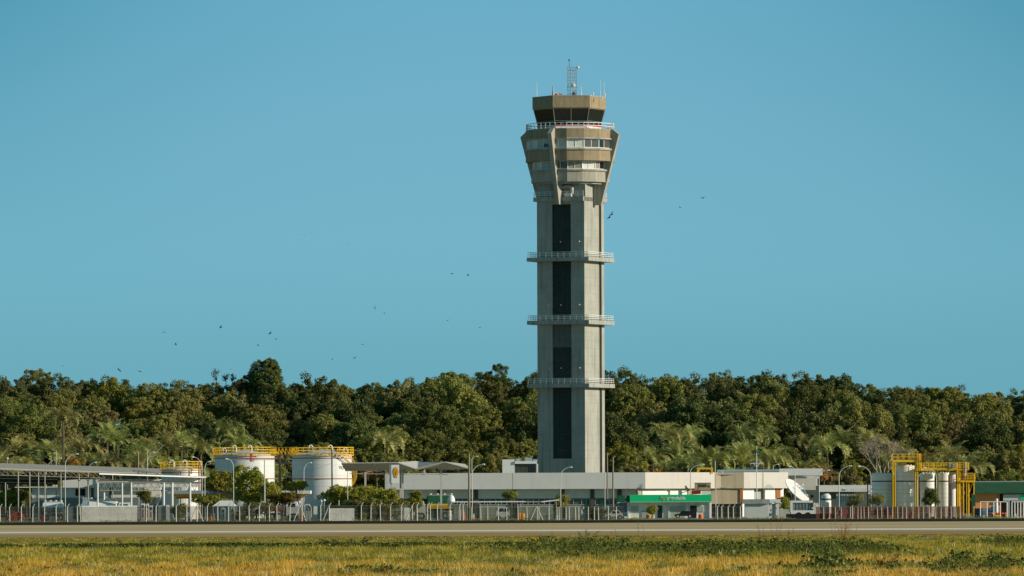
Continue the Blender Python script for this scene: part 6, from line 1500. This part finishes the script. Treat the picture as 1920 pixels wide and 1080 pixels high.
for a in ((1148,1035,988,2,.5,'thin green weed leaning right just right of the tower line',M_stkg,.3,L_near),(1198,1012,974,1,.2,'thin dotted weed stalk before the station shop',M_stkg,.35,L_mid),(1210,1020,962,1,.25,'single red brown curved stalk before the station shop',M_stk,.02,Lstk),
          (1429,1014,969,3,.5,'left clump of red brown stalks before the white pedestal',M_stk,.25,Lstk),(1452,1020,966,5,.9,'tallest fan of red brown stalks before the satellite dish',M_stk,.12,Lstk),(1478,1012,988,5,.8,'low feathery orange weed right of the tallest stalk fan',M_stk,.5,Lstk),
          (1564,1020,968,2,.4,'thin pair of stalks left of the orange bushy weed',M_stk,.15,Lstk),(1580,1022,976,7,.7,'orange bushy weed standing above the grass before the red fence',M_stk,.9,Lstk),(1594,1018,966,3,.8,'leaning red brown stalks right of the orange bushy weed',M_stk,.15,Lstk),
          (1100,1010,993,4,1.2,'small dark leafy weed at the runway edge in front of the tower',M_stkg,1.2,L_dark),(1040,1012,990,2,.6,'thin pale weed at the runway edge left of the dark leafy weed',M_stkg,.2,L_near),(243,1028,1008,5,1.2,'dark weed sticking up in the field at the left',M_stkg,1.2,L_dark),(1910,1022,1003,8,2.0,'dark leafy weed clump at the right edge of the field',M_stkg,1.5,L_dark),
          (1655,1068,1040,6,.9,'orange dry weed low in the field at the right',M_stk,.9,Lstk),(705,1078,1060,5,.7,'small brown dry weed low in the field',M_stk,.7,Lstk),(1008,1030,1008,5,.7,'weed with yellow flowers left of the dark weed patch',M_stkg,.5,mat('yellow_petals',(0.75,0.52,0.03),.7,.2)),(770,1026,1008,4,1.3,'dark low weed in the field left of the middle',M_stkg,1.0,L_dark),(655,1026,1008,9,2.2,'broad dark weed on the ditch line left of the middle',M_stkg,1.6,L_dark),(632,1018,1008,6,1.6,'brownish low weed left of the broad dark one',M_stk,.8,L_oliv)):
    stalks(*a)

# ------------------------------------------------------------------ birds
M_bird = mat('dark_plumage', (0.03,0.035,0.035), 0.8, 0.2)
def bird(px, py, Y, span, yaw, bank, flap, label, group):
    b = MB(); vs = []; s_ = span/2
    # body: a short spindle
    pr = [(-.34,.015),(-.24,.05),(-.05,.10),(.12,.11),(.26,.06),(.33,.05),(.42,.008)]; N = 8
    for x, r in pr:
        for k in range(N): a = 2*math.pi*k/N; vs.append(Vector((r*math.cos(a), x, r*.9*math.sin(a)))*span)
    fs = []
    for i in range(len(pr)-1):
        for k in range(N): fs.append((i*N+k, i*N+(k+1)%N, (i+1)*N+(k+1)%N, (i+1)*N+k))
    b.add(vs, fs); b.add([Vector(q)*span for q in ((-.03,-.22,0),(.03,-.22,0),(.10,-.42,.0),(0,-.45,.01),(-.10,-.42,.0),(0,-.3,.03))], [(0,1,2,3,4),(5,4,3),(5,3,2)])
    for sg in (-1, 1):
        pts = [(0.05,.16),(.32,.20),(.62,.14),(.98,-.02),(.90,-.10),(.55,-.12),(.25,-.14),(.05,-.12)]
        up = [Vector((sg*x*.5, y, abs(x)*.5*flap + .02))*span for x, y in pts]; lo = [p - Vector((0,0,.02*span)) for p in up]; n = 8
        b.add(up+lo, [tuple(range(n)) if sg > 0 else tuple(range(n))[::-1], tuple(range(n,2*n))[::-1] if sg > 0 else tuple(range(n,2*n))] + [(i,(i+1)%n,n+(i+1)%n,n+i) for i in range(n)])
    o = b.build('bird', M_bird, None); o.location = Wp(px, py, Y); o.rotation_euler = (R(12), R(bank), R(yaw)); return tag(o, label, 'bird', group)
B_ = [(702.6,577,820,.80,8,80,.25,'largest bird, dark and nearly vertical, left of the tower'),(721,587.3,1100,.5,60,10,.3,'tiny dark bird just below right of the largest bird'),
(1147,402,830,.75,20,-50,.4,'upper of the two dark birds close to the tower shaft'),(1142.5,408,830,.75,20,-50,.4,'lower of the two dark birds close to the tower shaft'),
(1317.5,371.5,900,.7,170,8,.5,'bird with raised wings high right of the tower'),(1275,389,950,.6,150,-35,.4,'lone pale bird right of the two birds by the tower'),
(847,513.5,900,.65,15,-15,.2,'thin banking bird left of the tower at mid height'),(877.5,516,900,.5,70,40,.3,'small dark bird right of the thin banking bird'),
(414,613.5,880,.6,40,-50,.3,'dark bird above the tall dome shaped tree, leftmost of three'),(506.5,625,900,.65,30,-45,.3,'slanting bird above the tall dome shaped tree'),(518,636,1100,.6,20,-30,.2,'pale bird just right below the slanting one'),(484,647.5,950,.45,60,40,.3,'small bird right above the tall dome shaped tree'),
(307,623,950,.6,5,0,.1,'faint level bird in the left sky'),(329.5,645.5,950,.5,70,60,.3,'small dark bird below the faint level bird'),(222,692.5,950,.5,60,60,.3,'left bird of the close pair over the left treetops'),(225,695.5,950,.5,60,60,.3,'right bird of the close pair over the left treetops'),
(262,696.5,950,.85,10,15,.15,'bird gliding right of the close pair over the left treetops'),(118,685.5,1000,.4,5,0,.1,'leftmost tiny bird over the treetops'),(433,692.5,1000,.35,5,0,.1,'tiny faint bird above the three saplings'),
(680,646,950,.5,5,-10,.2,'small level bird between the dome tree and the tower'),(665,671,950,.6,20,-30,.2,'slanting bird just above the wood left of the tower'),(623,673.5,950,.35,60,50,.3,'tiny dark bird low above the wood right of the dome tree'),
(839.5,601,1100,.5,15,-25,.2,'faint slanting bird left of the tower'),(899.5,614.5,1100,.55,15,-25,.2,'faint slanting bird nearest the tower on the left')]
for a in B_: bird(*a, 'birds soaring over the wood')
for px, py in ((561,439),(571,441.3),(582,438.5),(590,440.5),(629,460),(640,461),(651.5,459),(820,466),(825.5,469)):
    bird(px, py, 2300, .6, 10, 0, .2, 'tiny faint bird in one of the distant flocks left of the tower', 'tiny faint birds high left of the tower')
